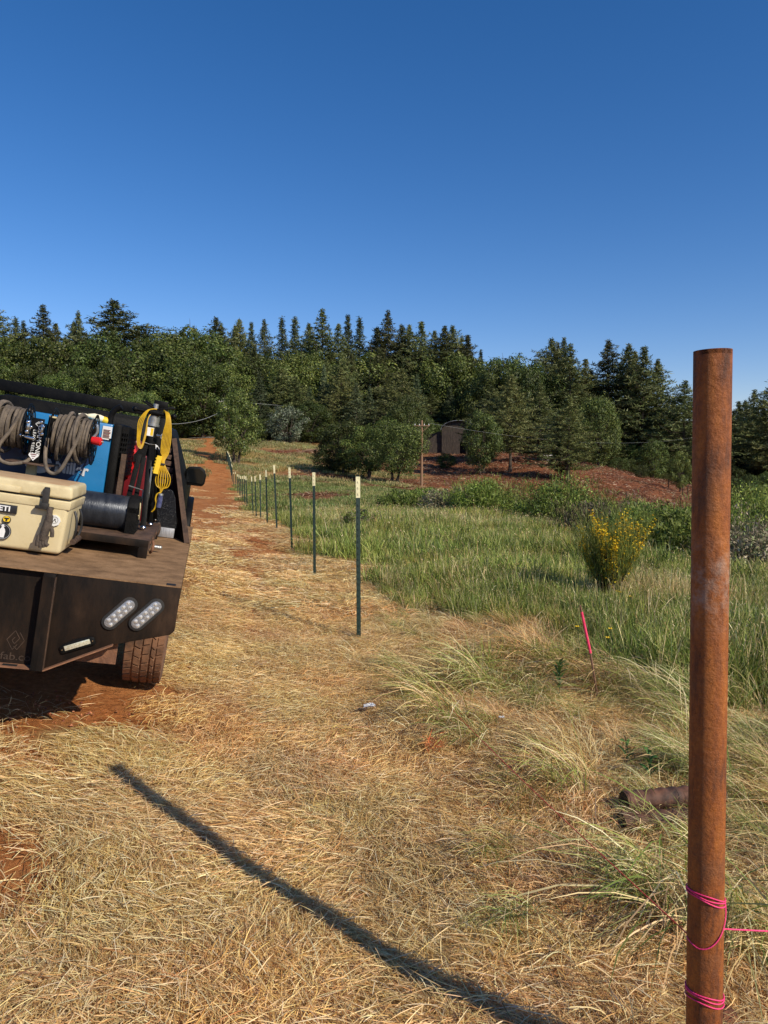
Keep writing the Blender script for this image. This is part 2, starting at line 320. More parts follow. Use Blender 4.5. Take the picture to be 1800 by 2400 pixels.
# interpolate height over distance so the near ground keeps its centimetres
_w = CP[:, 2]/(np.hypot(CP[:, 0], CP[:, 1])+6)
_S = np.linalg.solve(_A, np.concatenate([_w, np.zeros(3)]))
def zg(x, y, rough=True):
    x = np.atleast_1d(np.asarray(x, float)); y = np.atleast_1d(np.asarray(y, float)); sh = x.shape; x = x.ravel(); y = y.ravel()
    u = uv(x, y); o = np.zeros(len(x))
    for i in range(0, len(x), 20000):
        q = u[i:i+20000]; o[i:i+20000] = tps_k(np.linalg.norm(q[:, None]-_U[None], axis=2)) @ _S[:n_]+_S[n_]+q @ _S[n_+1:]
    z = o*(np.hypot(x, y)+6)
    if rough:
        r = np.hypot(x, y); far = np.clip((r-25)/60, 0, 1)
        z = z+.012*np.sin(x*5.1+1.3*np.sin(y*3.7))*np.cos(y*4.3+x)+.02*np.sin(x*1.7+y*.9)*np.sin(y*1.3-x*.6)+far*.22*np.sin(x*.31+1)*np.sin(y*.27)+far*.1*np.sin(x*.9+y*.7)*np.sin(y*1.1)
    return z.reshape(sh)
def z1(x, y): return float(zg(x, y)[0])

def vnoise(x, y, s, seed=0):
    """cheap smooth value noise, 0..1"""
    x = np.asarray(x, float)/s+seed*17.3; y = np.asarray(y, float)/s-seed*9.1
    xi = np.floor(x); yi = np.floor(y); fx = x-xi; fy = y-yi; fx = fx*fx*(3-2*fx); fy = fy*fy*(3-2*fy)
    def h(a, b): v = np.sin(a*127.1+b*311.7+seed*3.3)*43758.5453; return v-np.floor(v)
    return (h(xi, yi)*(1-fx)+h(xi+1, yi)*fx)*(1-fy)+(h(xi, yi+1)*(1-fx)+h(xi+1, yi+1)*fx)*fy
def sstep(a, b, v): t = np.clip((v-a)/(b-a), 0, 1); return t*t*(3-2*t)
BARE = [(-1.62, 2.55, .40, .55), (-1.78, 3.35, .55, .32), (-1.9, 4.0, .6, .3), (-1.6, 10, .6, 1.8), (-1.62, 2.75, .35, .3), (-1.75, 2.3, .3, .9), (-2.3, 4.2, 1.2, .8), (-2.2, 12, .55, 1.6), (-2.6, 14.5, .5, 1.6), (.42, 3.85, .16, .1), (1.1, 1.75, .38, .32), (1.3, 2.1, .3, .22), (-.1, 3.9, .15, .12), (-1.6, 8.6, .4, .5)]
def zones(x, y):
    s = x-fence_x(y)
    g = np.where(y < 8, 1.75, np.where(y > 12, .75, 1.75-(y-8)*.25))
    nn = vnoise(x, y, 1.1, 1)-.5; n2 = vnoise(x, y, .35, 2)-.5
    green = sstep(-.75, .55, s-g+nn*1.5+n2*.9)
    green = green*sstep(3.0, 4.3, y+nn*1.5+.4*(x-2))
    left = sstep(.3, 1.5, -(s+4.6)+nn*1.5)*sstep(18, 30, y)*sstep(120, 95, y)
    lush = np.maximum(green*np.where(y < 74, 1, 0), left)
    trail = sstep(-4.8, -3.6, s)*sstep(.3, -.5, s)
    bare = np.zeros_like(x)
    for bx, by, rx, ry in BARE: bare = np.maximum(bare, sstep(1.3, .5, np.hypot((x-bx)/rx, (y-by)/ry)+n2*.9+nn*.5))
    thin = sstep(.60, .80, .6*vnoise(x, y, .55, 41)+.4*vnoise(x, y, .17, 42))*sstep(10, 7, y)*.75
    bare = np.maximum(bare, thin*sstep(.2, -.3, s))
    redtrail = trail*np.clip((y-5)/9, 0, .97)*sstep(.22, .46, vnoise(x*2.2, y*.55, 1.3, 5)*.75+.28*np.exp(-((s+1.9)/.9)**2)+np.clip((y-25)/120, 0, .25))
    bare = np.maximum(bare, redtrail)
    near = 66-19*sstep(0, 11, x); mulch = sstep(near-4, near+4, y+4*nn)*sstep(150, 120, y)*sstep(3, 8, s)
    band = sstep(.5, .66, vnoise(x*.45, y*1.7, 9, 7))           # grassy bands left of the mound
    mulch = mulch*(1-band*sstep(12, -6, x-.02*y))
    floor = sstep(128, 150, y+6*nn); lush = np.maximum(lush, floor)
    gully = sstep(.62, .72, vnoise(x*.5, y, 5, 9))*sstep(26, 34, y)*sstep(62, 55, y)*sstep(1.5, 3, s)
    return dict(s=s, green=np.clip(lush*(1-mulch)*(1-gully*.8), 0, 1), bare=np.clip(bare, 0, 1), mulch=np.clip(np.maximum(mulch, gully*.8), 0, 1), trail=trail)

# ---------------------------------------------------------------- ground sheet
def ground():
    na, nr = 460, 330
    A = np.concatenate([np.linspace(-math.pi, -.75, 50, endpoint=False), np.linspace(-.75, .75, na-100), np.linspace(.75, math.pi, 51)[1:]])
    na = len(A); Rr = np.exp(np.linspace(math.log(.25), math.log(900), nr))
    a, r = np.meshgrid(A, Rr); x = r*np.sin(a); y = r*np.cos(a); z = zg(x, y)
    zo = zones(x, y)
    z = z-.02*zo['bare']*(y < 12)
    vs = np.stack([x, y, z], -1).reshape(-1, 3)
    i, j = np.meshgrid(np.arange(nr-1), np.arange(na-1), indexing='ij'); b = (i*na+j).ravel()
    fs = np.stack([b, b+1, b+na+1, b+na], -1)[:, ::-1]
    me = bpy.data.meshes.new('ground'); me.vertices.add(len(vs)+1); co = np.vstack([vs, [[0, 0, float(zg(0, 0.01)[0])]]]); me.vertices.foreach_set('co', co.ravel())
    fan = [(j+1, j, len(vs)) for j in range(na-1)]
    me.loops.add(len(fs)*4+len(fan)*3); me.polygons.add(len(fs)+len(fan))
    me.loops.foreach_set('vertex_index', np.concatenate([fs.ravel(), np.array(fan).ravel()]))
    me.polygons.foreach_set('loop_start', np.concatenate([np.arange(len(fs))*4, len(fs)*4+np.arange(len(fan))*3]))
    at = me.attributes.new('zone', 'FLOAT_COLOR', 'POINT')
    cc = np.ones((len(co), 4)); cc[:-1, 0] = zo['bare'].ravel(); cc[:-1, 1] = zo['green'].ravel(); cc[:-1, 2] = zo['mulch'].ravel(); at.data.foreach_set('color', cc.ravel())
    me.update(calc_edges=True); me.validate(); me.polygons.foreach_set('use_smooth', [True]*len(me.polygons))
    m, nt, bs = newmat('red_soil_and_straw'); bs.inputs['Roughness'].default_value = .95; bs.inputs['Specular IOR Level'].default_value = .1
    tc = N(nt, 'ShaderNodeTexCoord'); P = tc.outputs['Object']
    def nz(s, d=8, r=.65, st=None):
        q = P
        if st: mp = N(nt, 'ShaderNodeMapping'); mp.inputs['Scale'].default_value = st; nt.links.new(P, mp.inputs[0]); q = mp.outputs[0]
        n = N(nt, 'ShaderNodeTexNoise', Scale=s, Detail=d, Roughness=r); nt.links.new(q, n.inputs[0]); return n.outputs[0]
    straw = mixc(nt, ramp(nt, nz(2.2, 8, .7), two((0, 0, 0), (1, 1, 1), .35, .65)), ramp(nt, nz(38, 6, .75), [(.3, (.16, .085, .035)), (.5, (.38, .235, .09)), (.7, (.58, .40, .18))]), ramp(nt, nz(50, 6, .75), [(.3, (.13, .075, .03)), (.5, (.34, .22, .085)), (.7, (.50, .37, .16))]))
    soil = mixc(nt, ramp(nt, nz(1.3, 9), two((0, 0, 0), (1, 1, 1), .4, .6)), ramp(nt, nz(24, 8), [(.3, (.20, .06, .016)), (.5, (.38, .13, .036)), (.7, (.54, .20, .06))]), ramp(nt, nz(30, 8), [(.3, (.34, .12, .035)), (.7, (.60, .27, .10))]))
    grn = ramp(nt, nz(3, 10, .8), [(.3, (.04, .06, .015)), (.5, (.11, .14, .04)), (.7, (.22, .22, .08))])
    mul = mixc(nt, ramp(nt, nz(.5, 9, .75), two((0, 0, 0), (1, 1, 1), .4, .62)), ramp(nt, nz(2.4, 10, .8), [(.36, (.08, .03, .016)), (.5, (.23, .085, .038)), (.62, (.31, .125, .06)), (.72, (.48, .30, .18))]), ramp(nt, nz(3.6, 10, .8), [(.36, (.13, .045, .02)), (.5, (.28, .10, .042)), (.66, (.38, .17, .08)), (.75, (.52, .36, .24))]))
    at = N(nt, 'ShaderNodeAttribute'); at.attribute_name = 'zone'; sp = N(nt, 'ShaderNodeSeparateColor'); nt.links.new(at.outputs['Color'], sp.inputs[0])
    cl = mixc(nt, sp.outputs[1], straw, grn); cl = mixc(nt, sp.outputs[0], cl, soil); cl = mixc(nt, sp.outputs[2], cl, mul)
    nt.links.new(cl, bs.inputs['Base Color'])
    bp = N(nt, 'ShaderNodeBump', Strength=.9, Distance=.03); nt.links.new(nz(26, 8, .7), bp.inputs['Height'])
    bp2 = N(nt, 'ShaderNodeBump', Strength=.7, Distance=.35); nt.links.new(nz(1.1, 9, .7), bp2.inputs['Height']); nt.links.new(bp2.outputs[0], bp.inputs['Normal']); nt.links.new(bp.outputs[0], bs.inputs['Normal'])
    me.materials.append(m); return tag(link('ground', me), 'red dirt ground with straw, a green field and a bare red mound', 'ground', kind='structure')
ground()
def ribbon(name, pts, wd, mat, label):
    mb = MB(); pts = [Vector((x, y, 0)) for x, y in pts]; dense = []
    for a, b in zip(pts[:-1], pts[1:]):
        k = max(2, int((b-a).length/1.5)); dense += [a.lerp(b, t/k) for t in range(k)]
    dense.append(pts[-1]); vs = []
    for i, p in enumerate(dense):
        d = (dense[min(i+1, len(dense)-1)]-dense[max(i-1, 0)]).normalized(); nrm = Vector((-d.y, d.x, 0))
        for t in (-.5, -.25, 0, .25, .5):
            q = p+nrm*wd*t; vs.append((q.x, q.y, z1(q.x, q.y)+.09))
    mb.add(vs, [(i*5+k, i*5+k+1, i*5+k+6, i*5+k+5) for i in range(len(dense)-1) for k in range(4)])
    return tag(mb.build(name, mat), label, 'road', kind='structure')
ribbon('road', [(X(415, 130), 130), (X(455, 131), 131), (X(492, 133), 133), (X(560, 140), 140)], 4, 'roadm', 'pale gravel road crossing the top of the red trail')
ribbon('road', [(X(1530, 150), 150), (X(1590, 128), 128), (X(1660, 112), 112), (X(1760, 100), 100), (X(1900, 90), 90)], 4.5, 'roadm', 'pale road curving behind the right end of the mound')

# ---------------------------------------------------------------- blades: one engine for straw, grass, stems and needles
def blade_mesh(name, root, az, e0, e1, L, wd, col, segs=3, roll=None, mat='grass', daz=None):
    n = len(az); root = np.asarray(root, float); ts = np.linspace(0, 1, segs+1)
    P = np.zeros((n, segs+1, 3)); P[:, 0] = root
    for k in range(segs):
        t = (k+.5)/segs; e = e0+(e1-e0)*t; a = az+(0 if daz is None else daz*t)
        d = np.stack([np.cos(e)*np.cos(a), np.cos(e)*np.sin(a), np.sin(e)], -1); P[:, k+1] = P[:, k]+d*(L/segs)[:, None]
    if roll is None: roll = RNG.uniform(-.9, .9, n)
    side = np.stack([-np.sin(az), np.cos(az), np.zeros(n)], -1); em = (e0+e1)/2
    upv = np.stack([-np.sin(em)*np.cos(az), -np.sin(em)*np.sin(az), np.cos(em)], -1)
    W = side*np.cos(roll)[:, None]+upv*np.sin(roll)[:, None]
    prof = np.array([.7]+[1.]*(segs-1)+[.15]) if segs > 1 else np.array([1, .2])
    V = np.stack([P-W[:, None]*(wd[:, None]*prof)[..., None]/2, P+W[:, None]*(wd[:, None]*prof)[..., None]/2], 2)   # n, seg+1, 2, 3
    V = V.reshape(-1, 3); b = (np.arange(n)[:, None]*(segs+1)*2+np.arange(segs)[None]*2).ravel()
    Fq = np.stack([b, b+1, b+3, b+2], -1); cols = np.repeat(col, (segs+1)*2, axis=0)
    return raw_mesh(name, V, Fq, cols, mat)
def raw_mesh(name, V, Fq, cols, mat):
    me = bpy.data.meshes.new(name); me.vertices.add(len(V)); me.vertices.foreach_set('co', np.ascontiguousarray(V, dtype=np.float32).ravel())
    k = Fq.shape[1]; me.loops.add(len(Fq)*k); me.polygons.add(len(Fq)); me.loops.foreach_set('vertex_index', np.ascontiguousarray(Fq, dtype=np.int32).ravel()); me.polygons.foreach_set('loop_start', np.arange(len(Fq))*k)
    at = me.attributes.new('col', 'FLOAT_COLOR', 'POINT'); at.data.foreach_set('color', np.hstack([cols, np.ones((len(cols), 1))]).astype(np.float32).ravel())
    me.materials.append(M[mat]); me.update(calc_edges=True); return me
def pal(n, cs, ws=None, jit=.18):
    cs = np.array(cs); k = RNG.choice(len(cs), n, p=None if ws is None else np.array(ws)/sum(ws)); c_ = cs[k]*RNG.uniform(1-jit, 1+jit, (n, 1)); return np.clip(c_*RNG.uniform(.94, 1.06, (n, 3)), 0, 1)
STRAW = [(.78, .55, .24), (.90, .69, .36), (.60, .36, .13), (.94, .80, .50), (.34, .18, .06)]
PALE = [(.82, .64, .35), (.92, .78, .48), (.64, .45, .22), (.44, .28, .12)]
YGRN = [(.38, .42, .10), (.26, .33, .07), (.50, .50, .17), (.60, .54, .24), (.15, .21, .045)]
GRN = [(.25, .32, .06), (.16, .225, .04), (.35, .41, .09), (.44, .46, .14), (.07, .11, .022)]
U = lambda n, a, b: RNG.uniform(a, b, n)
def disc(n, r): a = U(n, 0, 2*math.pi); q = r*np.sqrt(U(n, 0, 1)); return np.stack([q*np.cos(a), q*np.sin(a), np.zeros(n)], -1)
def p_straw(r, n, L0, L1, wd, zmax=.035, pl=STRAW, bias=1.1):
    ro = disc(n, r); ro[:, 2] = U(n, 0, zmax); az = RNG.normal(0, bias, n)+np.where(U(n, 0, 1) < .5, 0, math.pi)
    return blade_mesh('straw_patch', ro, az, np.where(U(n, 0, 1) < .85, U(n, -.05, .26), U(n, .2, .6)), U(n, -.5, .05), U(n, L0, L1), U(n, wd*.6, wd*1.3), pal(n, pl, [4, 4, 3, 2, 1.3] if len(pl) == 5 else None), 3, daz=RNG.normal(0, .22, n))
def p_tuft(r, n, L0, L1, wd, pl, e0=(.9, 1.5), e1=(-.6, .2), sp=.55):
    ro = disc(n, r); az = RNG.normal(0, sp, n)
    return blade_mesh('tuft', ro, az, U(n, *e0), U(n, *e1), U(n, L0, L1), U(n, wd*.6, wd*1.3), pal(n, pl), 5, daz=RNG.normal(0, .35, n))
def p_stand(r, n, L0, L1, wd, pl, ws=None, heads=.12, lean=.5):
    ro = disc(n, r); az = U(n, 0, 2*math.pi); L = U(n, L0, L1); hd = U(n, 0, 1) < heads
    L = np.where(hd, L*1.25, L); col = pal(n, pl, ws); col[hd] = pal(int(hd.sum()), PALE)
    e0 = U(n, 1.2, 1.57); e1 = np.where(hd, U(n, .8, 1.5), U(n, 1.3-2*lean, 1.45))
    me1 = blade_mesh('standing', ro, az, e0, e1, L, np.where(hd, wd*.5, U(n, wd*.6, wd*1.3)), col, 4)
    k = int(hd.sum())
    if k:   # seed heads: a wider nodding blade from each stem's end
        em = (e0+e1)/2; tip = ro[hd]+np.stack([np.cos(em)*np.cos(az), np.cos(em)*np.sin(az), np.sin(em)], -1)[hd]*(L[hd]*.97)[:, None]
        me2 = blade_mesh('heads', tip, az[hd], e1[hd], e1[hd]-1.0, L[hd]*.09, np.full(k, wd*1.0), pal(k, PALE), 2)
        me1 = join_me('standing', [me1, me2], 'grass')
    return me1
def join_me(name, mes, mat):
    Vs, Fs, Cs, b = [], [], [], 0
    for m in mes:
        v = np.zeros(len(m.vertices)*3, np.float32); m.vertices.foreach_get('co', v); f = np.zeros(len(m.loops), np.int32); m.loops.foreach_get('vertex_index', f)
        cc = np.zeros(len(m.vertices)*4, np.float32); m.attributes['col'].data.foreach_get('color', cc)
        Vs.append(v.reshape(-1, 3)); Fs.append(f.reshape(-1, 4)+b); Cs.append(cc.reshape(-1, 4)[:, :3]); b += len(m.vertices)
        bpy.data.meshes.remove(m)
    return raw_mesh(name, np.vstack(Vs), np.vstack(Fs), np.vstack(Cs), mat)

def scatter(name, label, cat, protos, x, y, rot, scl, dz=0.0, tilt=.12):
    """one 'stuff' object: points on the ground, a random prototype on each through geometry nodes"""
    if len(x) == 0: return
    z = zg(x, y)+dz; e = .15
    nx = -(zg(x+e, y)-zg(x-e, y))/(2*e); ny = -(zg(x, y+e)-zg(x, y-e))/(2*e)
    me = bpy.data.meshes.new(name); me.vertices.add(len(x)); me.vertices.foreach_set('co', np.stack([x, y, z], -1).ravel())
    R3 = np.stack([-ny*1.0+RNG.normal(0, tilt, len(x))*.3, nx*1.0+RNG.normal(0, tilt, len(x))*.3, rot], -1)
    a = me.attributes.new('rot', 'FLOAT_VECTOR', 'POINT'); a.data.foreach_set('vector', R3.ravel())
    # Euler XYZ turns about x and y before z, so the slope is first turned into the instance's own frame
    gx, gy = R3[:, 0], R3[:, 1]; cr, sr = np.cos(rot), np.sin(rot)
    R3 = np.stack([gx*cr+gy*sr, -gx*sr+gy*cr, rot], -1); a.data.foreach_set('vector', R3.ravel())
    a = me.attributes.new('scl', 'FLOAT', 'POINT'); a.data.foreach_set('value', scl)
    a = me.attributes.new('idx', 'INT', 'POINT'); a.data.foreach_set('value', RNG.integers(0, len(protos), len(x)).astype(np.int32))
    me.update(); o = link(name, me)
    pc = bpy.data.collections.new(name+'_kinds')
    for k, pmesh in enumerate(protos): pc.objects.link(bpy.data.objects.new('%s_kind_%d' % (name, k), pmesh))
    g = bpy.data.node_groups.new(name, 'GeometryNodeTree'); g.interface.new_socket('Geometry', in_out='INPUT', socket_type='NodeSocketGeometry'); g.interface.new_socket('Geometry', in_out='OUTPUT', socket_type='NodeSocketGeometry')
    gi = g.nodes.new('NodeGroupInput'); go = g.nodes.new('NodeGroupOutput'); ip = g.nodes.new('GeometryNodeInstanceOnPoints'); ci = g.nodes.new('GeometryNodeCollectionInfo')
    ci.inputs['Collection'].default_value = pc; ci.inputs['Separate Children'].default_value = True; ci.inputs['Reset Children'].default_value = True; ip.inputs['Pick Instance'].default_value = True
    def na(nm, ty): q = g.nodes.new('GeometryNodeInputNamedAttribute'); q.data_type = ty; q.inputs['Name'].default_value = nm; return q.outputs['Attribute']
    e2r = g.nodes.new('FunctionNodeEulerToRotation'); g.links.new(na('rot', 'FLOAT_VECTOR'), e2r.inputs[0])
    g.links.new(gi.outputs[0], ip.inputs['Points']); g.links.new(ci.outputs[0], ip.inputs['Instance']); g.links.new(na('idx', 'INT'), ip.inputs['Instance Index'])
    g.links.new(e2r.outputs[0], ip.inputs['Rotation']); g.links.new(na('scl', 'FLOAT'), ip.inputs['Scale']); g.links.new(ip.outputs[0], go.inputs[0])
    md = o.modifiers.new('scatter', 'NODES'); md.node_group = g
    return tag(o, label, cat, kind='stuff')
def field(y0, y1, step, ya=None):
    """jittered grid of points inside a wedge a bit wider than the view"""
    gx = np.arange(-y1*.62-2.5, y1*.62+2.5, step); gy = np.arange(y0, y1, step); a, b = np.meshgrid(gx, gy)
    a = a.ravel()+U(a.size, -.5, .5)*step; b = b.ravel()+U(b.size, -.5, .5)*step
    k = (np.abs(a) < b*.56+1.6) & (b > y0) & (b < y1); a, b = a[k], b[k]
    loc = (TM.inverted()); tx = a*0; q = np.array(loc)      # keep the ground under the wheels clear
    lx = q[0, 0]*a+q[0, 1]*b+q[0, 2]*.3+q[0, 3]; ly = q[1, 0]*a+q[1, 1]*b+q[1, 2]*.3+q[1, 3]
    under = ((lx > -2.1) & (lx < -.0) & (ly > .8) & (ly < 5)) | ((lx > -.5) & (lx < -.1) & (ly > .45) & (ly < 1))
    return a[~under], b[~under]
def comb(x, y, seed=3): return (vnoise(x, y, .5, seed)*2-1)*3.0

# straw mat, near / mid / far
x, y = field(1.0, 7.5, .165); z = zones(x, y); k = (z['green'] < .55) & (U(len(x), 0, 1) > z['bare']*.93); x, y = x[k], y[k]
pr = [p_straw(.24, 640, .03, .125, .0021, .035, STRAW, .55) for _ in range(5)]
scatter('straw', 'matted golden straw lying over the red dirt in front', 'dry grass', pr, x, y, comb(x, y)+U(len(x), -.55, .55), U(len(x), .75, 1.25))
x, y = field(7.5, 18, .36); z = zones(x, y); k = (z['green'] < .5) & (U(len(x), 0, 1) > z['bare']*.9); x, y = x[k], y[k]
pr = [p_straw(.42, 560, .05, .19, .005, .05, STRAW, .6) for _ in range(4)]
scatter('straw', 'matted straw along the trail beside the nearer fence posts', 'dry grass', pr, x, y, comb(x, y)+U(len(x), -.55, .55), U(len(x), .8, 1.2))
x, y = field(18, 60, 1.0); z = zones(x, y); k = (z['green'] < .5) & (z['s'] > -7) & (z['mulch'] < .5) & (U(len(x), 0, 1) > z['bare']*.97) & (U(len(x), 0, 1) < .6); x, y = x[k], y[k]
pr = [p_straw(1.0, 420, .12, .32, .014, .06) for _ in range(3)]
scatter('straw', 'straw on the far stretch of the red trail', 'dry grass', pr, x, y, U(len(x), 0, 6.28), U(len(x), .8, 1.2))
x, y = field(1.0, 20, .20); z = zones(x, y); k = (z['bare'] > .25) & (U(len(x), 0, 1) < np.where(y < 8, .9, .45)); x, y = x[k], y[k]
pr = [p_straw(.26, 46, .03, .14, .0024, .006, STRAW, 1.3) for _ in range(4)]
scatter('loose_straw', 'loose straws strewn thinly over the bare red soil', 'dry grass', pr, x, y, U(len(x), 0, 6.28), U(len(x), .8, 1.3))
def p_crumbs():
    n = 70; P_ = disc(n, .28); r_ = .0025+.009*U(n, 0, 1)**4; dirs = np.array([(1, 0, 0), (0, 1, 0), (-1, 0, 0), (0, -1, 0), (0, 0, .8), (0, 0, -.5)], float)
    V = P_[:, None]+dirs[None]*r_[:, None, None]*U(n*6, .7, 1.25).reshape(n, 6, 1); b = np.arange(n)[:, None]*6
    Fq = np.concatenate([b+np.array([[i, (i+1) % 4, t, t]]) for i in range(4) for t in (4, 5)]); 
    me = bpy.data.meshes.new('crumbs'); me.from_pydata([tuple(v) for v in V.reshape(-1, 3)], [], [tuple(f[:3]) for f in Fq.tolist()])
    at = me.attributes.new('col', 'FLOAT_COLOR', 'POINT'); cc = np.repeat(pal(n, [(.40, .15, .05), (.55, .24, .09), (.24, .08, .03)]), 6, axis=0); at.data.foreach_set('color', np.hstack([cc, np.ones((len(cc), 1))]).ravel()); me.materials.append(M['grass']); return me
x, y = field(1.0, 14, .17); z = zones(x, y); k = (z['bare'] > .2) & (U(len(x), 0, 1) < .85); x, y = x[k], y[k]
scatter('soil_crumbs', 'small crumbs and clods of red soil on the bare patches', 'soil', [p_crumbs() for _ in range(4)], x, y, U(len(x), 0, 6.28), U(len(x), .7, 1.6), dz=-.015)
# short upright dry stubble on the straw, combed clumps
x, y = field(1.2, 10, .21); z = zones(x, y); vn = vnoise(x, y, .7, 12)
k = (z['green'] < .6) & (z['bare'] < .4) & (U(len(x), 0, 1) < .12+.88*sstep(.42, .62, vn)); x, y = x[k], y[k]; s_ = zones(x, y)['s']
pr = [p_tuft(.10, 130, .06, .20, .0023, STRAW, (.4, 1.3), (-.9, .2), 1.3) for _ in range(5)]
scatter('dry_tufts', 'small bent tufts of dry grass standing in the straw', 'dry grass', pr, x, y, U(len(x), 0, 6.28), U(len(x), .6, 1.1)*np.where(s_ < -.3, .75, 1.15))
# tall combed clumps right of the string
x, y = field(1.6, 9.5, .23); z = zones(x, y); s_ = z['s']; side = sstep(-.25, .35, s_+.25*np.sin(y*3))
k = (z['green'] < .75) & (z['bare'] < .5) & (U(len(x), 0, 1) < side*.9); x, y, s_ = x[k], y[k], s_[k]
hd = R_(218)+(vnoise(x, y, .8, 21)-.5)*4.6+RNG.normal(0, .5, len(x)); yg = .75*vnoise(x, y, .8, 22)+.25*vnoise(x, y, .3, 24)+.12*np.exp(-((s_-.45)/.3)**2)*(y < 5.2)+.10*sstep(.9, 1.8, s_) > .65
prd = [p_tuft(.13, 150, .14, .44, .0028, PALE+STRAW[:3], (.6, 1.5), (-.9, .3), .8) for _ in range(5)]
prg = [p_tuft(.13, 150, .16, .52, .0032, YGRN+PALE[:3], (.7, 1.5), (-.9, .3), .75) for _ in range(5)]
rl = x-(.66+(4.05-y)*.36); ridge = np.exp(-(rl/.17)**2)*np.maximum(sstep(3.75, 4.1, y)*sstep(6.4, 5.6, y), sstep(2.2, 2.5, y)*sstep(3.6, 3.3, y)); mound = np.exp(-(((x-1.05)/.8)**2+((y-5.5)/1.2)**2))
yg = yg | (ridge > .5); hd = np.where(ridge > .35, R_(222)+RNG.normal(0, .35, len(x)), hd)
near_stake = np.exp(-(((x-1.48)/.3)**2+((y-4.6)/.4)**2)); side_f = 1-.5*near_stake
sc_ = side_f*(1+.75*ridge+.30*mound)*U(len(x), .45, 1.0)*(.55+.9*vnoise(x, y, .55, 25))*(.75+.3*sstep(.2, .6, s_))*(1-.35*sstep(5, 6.5, y))
scatter('dry_clumps', 'pale dry grass clumps combed over beside the string line', 'dry grass', prd, x[~yg], y[~yg], hd[~yg], sc_[~yg])
scatter('green_clumps', 'yellow green grass clumps combed over beside the string line', 'grass', prg, x[yg], y[yg], hd[yg], sc_[yg])
# green field
x, y = field(2.2, 9.5, .22); z = zones(x, y); k = (U(len(x), 0, 1) < z['green']) & ~((np.abs(x-1.5) < .16) & (y > 4.2) & (y < 4.95)); x, y = x[k], y[k]; dry = vnoise(x, y, 1.2, 31) > .66
pr = [p_stand(.19, 190, .16, .36, .0042, GRN+PALE[:2], [4, 4, 3, 2, 3, .8, .5], .07, .6) for _ in range(5)]
scatter('tall_grass', 'tall green grass standing in the field nearest the rusty pipe', 'grass', pr, x, y, U(len(x), 0, 6.28), U(len(x), .7, 1.1)*(.65+.7*vnoise(x, y, .9, 51)))
prx = [p_stand(.2, 110, .16, .38, .0035, PALE+YGRN, None, .25, .8) for _ in range(3)]
scatter('seed_grass', 'straw coloured seeding grass mixed through the near green field', 'grass', prx, x[dry], y[dry], U(int(dry.sum()), 0, 6.28), U(int(dry.sum()), .7, 1.15))
x, y = field(9.5, 28, .55); z = zones(x, y); k = (U(len(x), 0, 1) < z['green']); x, y = x[k], y[k]; dry = vnoise(x, y, 2.2, 33) > .68
pr = [p_stand(.5, 560, .18, .38, .0085, GRN+[(.30, .30, .12)], [4, 4, 3, 3, 2, 2], .03, .6) for _ in range(4)]
scatter('tall_grass', 'tall green grass in the middle of the field', 'grass', pr, x, y, U(len(x), 0, 6.28), U(len(x), .75, 1.1)*(.65+.7*vnoise(x, y, 1.6, 52)))
prx = [p_stand(.5, 240, .2, .42, .008, YGRN*2+PALE, None, .12, .7) for _ in range(3)]
scatter('seed_grass', 'yellowing grass patches across the middle of the field', 'grass', prx, x[dry], y[dry], U(int(dry.sum()), 0, 6.28), U(int(dry.sum()), .8, 1.1))
x, y = field(28, 72, 1.6); z = zones(x, y); k = (z['mulch'] < .5) & (U(len(x), 0, 1) < z['green']*1.0) & (z['green'] > .25); x, y = x[k], y[k]
pr = [p_stand(1.4, 900, .14, .28, .022, [(.18, .25, .06), (.24, .29, .08), (.33, .33, .12), (.11, .16, .04)], None, .03) for _ in range(3)]
scatter('tall_grass', 'pale green grass at the far side of the field below the mound', 'grass', pr, x, y, U(len(x), 0, 6.28), U(len(x), .8, 1.1))
x, y = field(66, 125, 2.6); z = zones(x, y); k = (z['mulch'] < .35) & (z['bare'] < .5) & (U(len(x), 0, 1) < .8); x, y = x[k], y[k]
pr = [p_stand(2.0, 800, .15, .4, .04, [(.26, .28, .10), (.36, .33, .14), (.42, .36, .17), (.16, .2, .06)], None, .1) for _ in range(3)]
scatter('hill_grass', 'yellow green grass on the slope before the woods', 'grass', pr, x, y, U(len(x), 0, 6.28), U(len(x), .8, 1.1))
# wood chips and clods on the mound
def p_chips():
    n = 260; ro = disc(n, 2.2); ro[:, 2] = U(n, 0, .08)
    return blade_mesh('chips', ro, U(n, 0, 6.28), U(n, -.2, .6), U(n, -.3, .4), U(n, .1, .55), U(n, .03, .09), pal(n, [(.24, .10, .05), (.13, .05, .03), (.42, .27, .17), (.52, .40, .28)], [4, 3, 2, 1.2]), 1)
x, y = field(44, 140, 2.6); z = zones(x, y); k = (z['mulch'] > .5); x, y = x[k], y[k]
scatter('wood_chips', 'shredded wood chips strewn over the red mound', 'wood chips', [p_chips() for _ in range(3)], x, y, U(len(x), 0, 6.28), U(len(x), .8, 1.2), dz=.02)

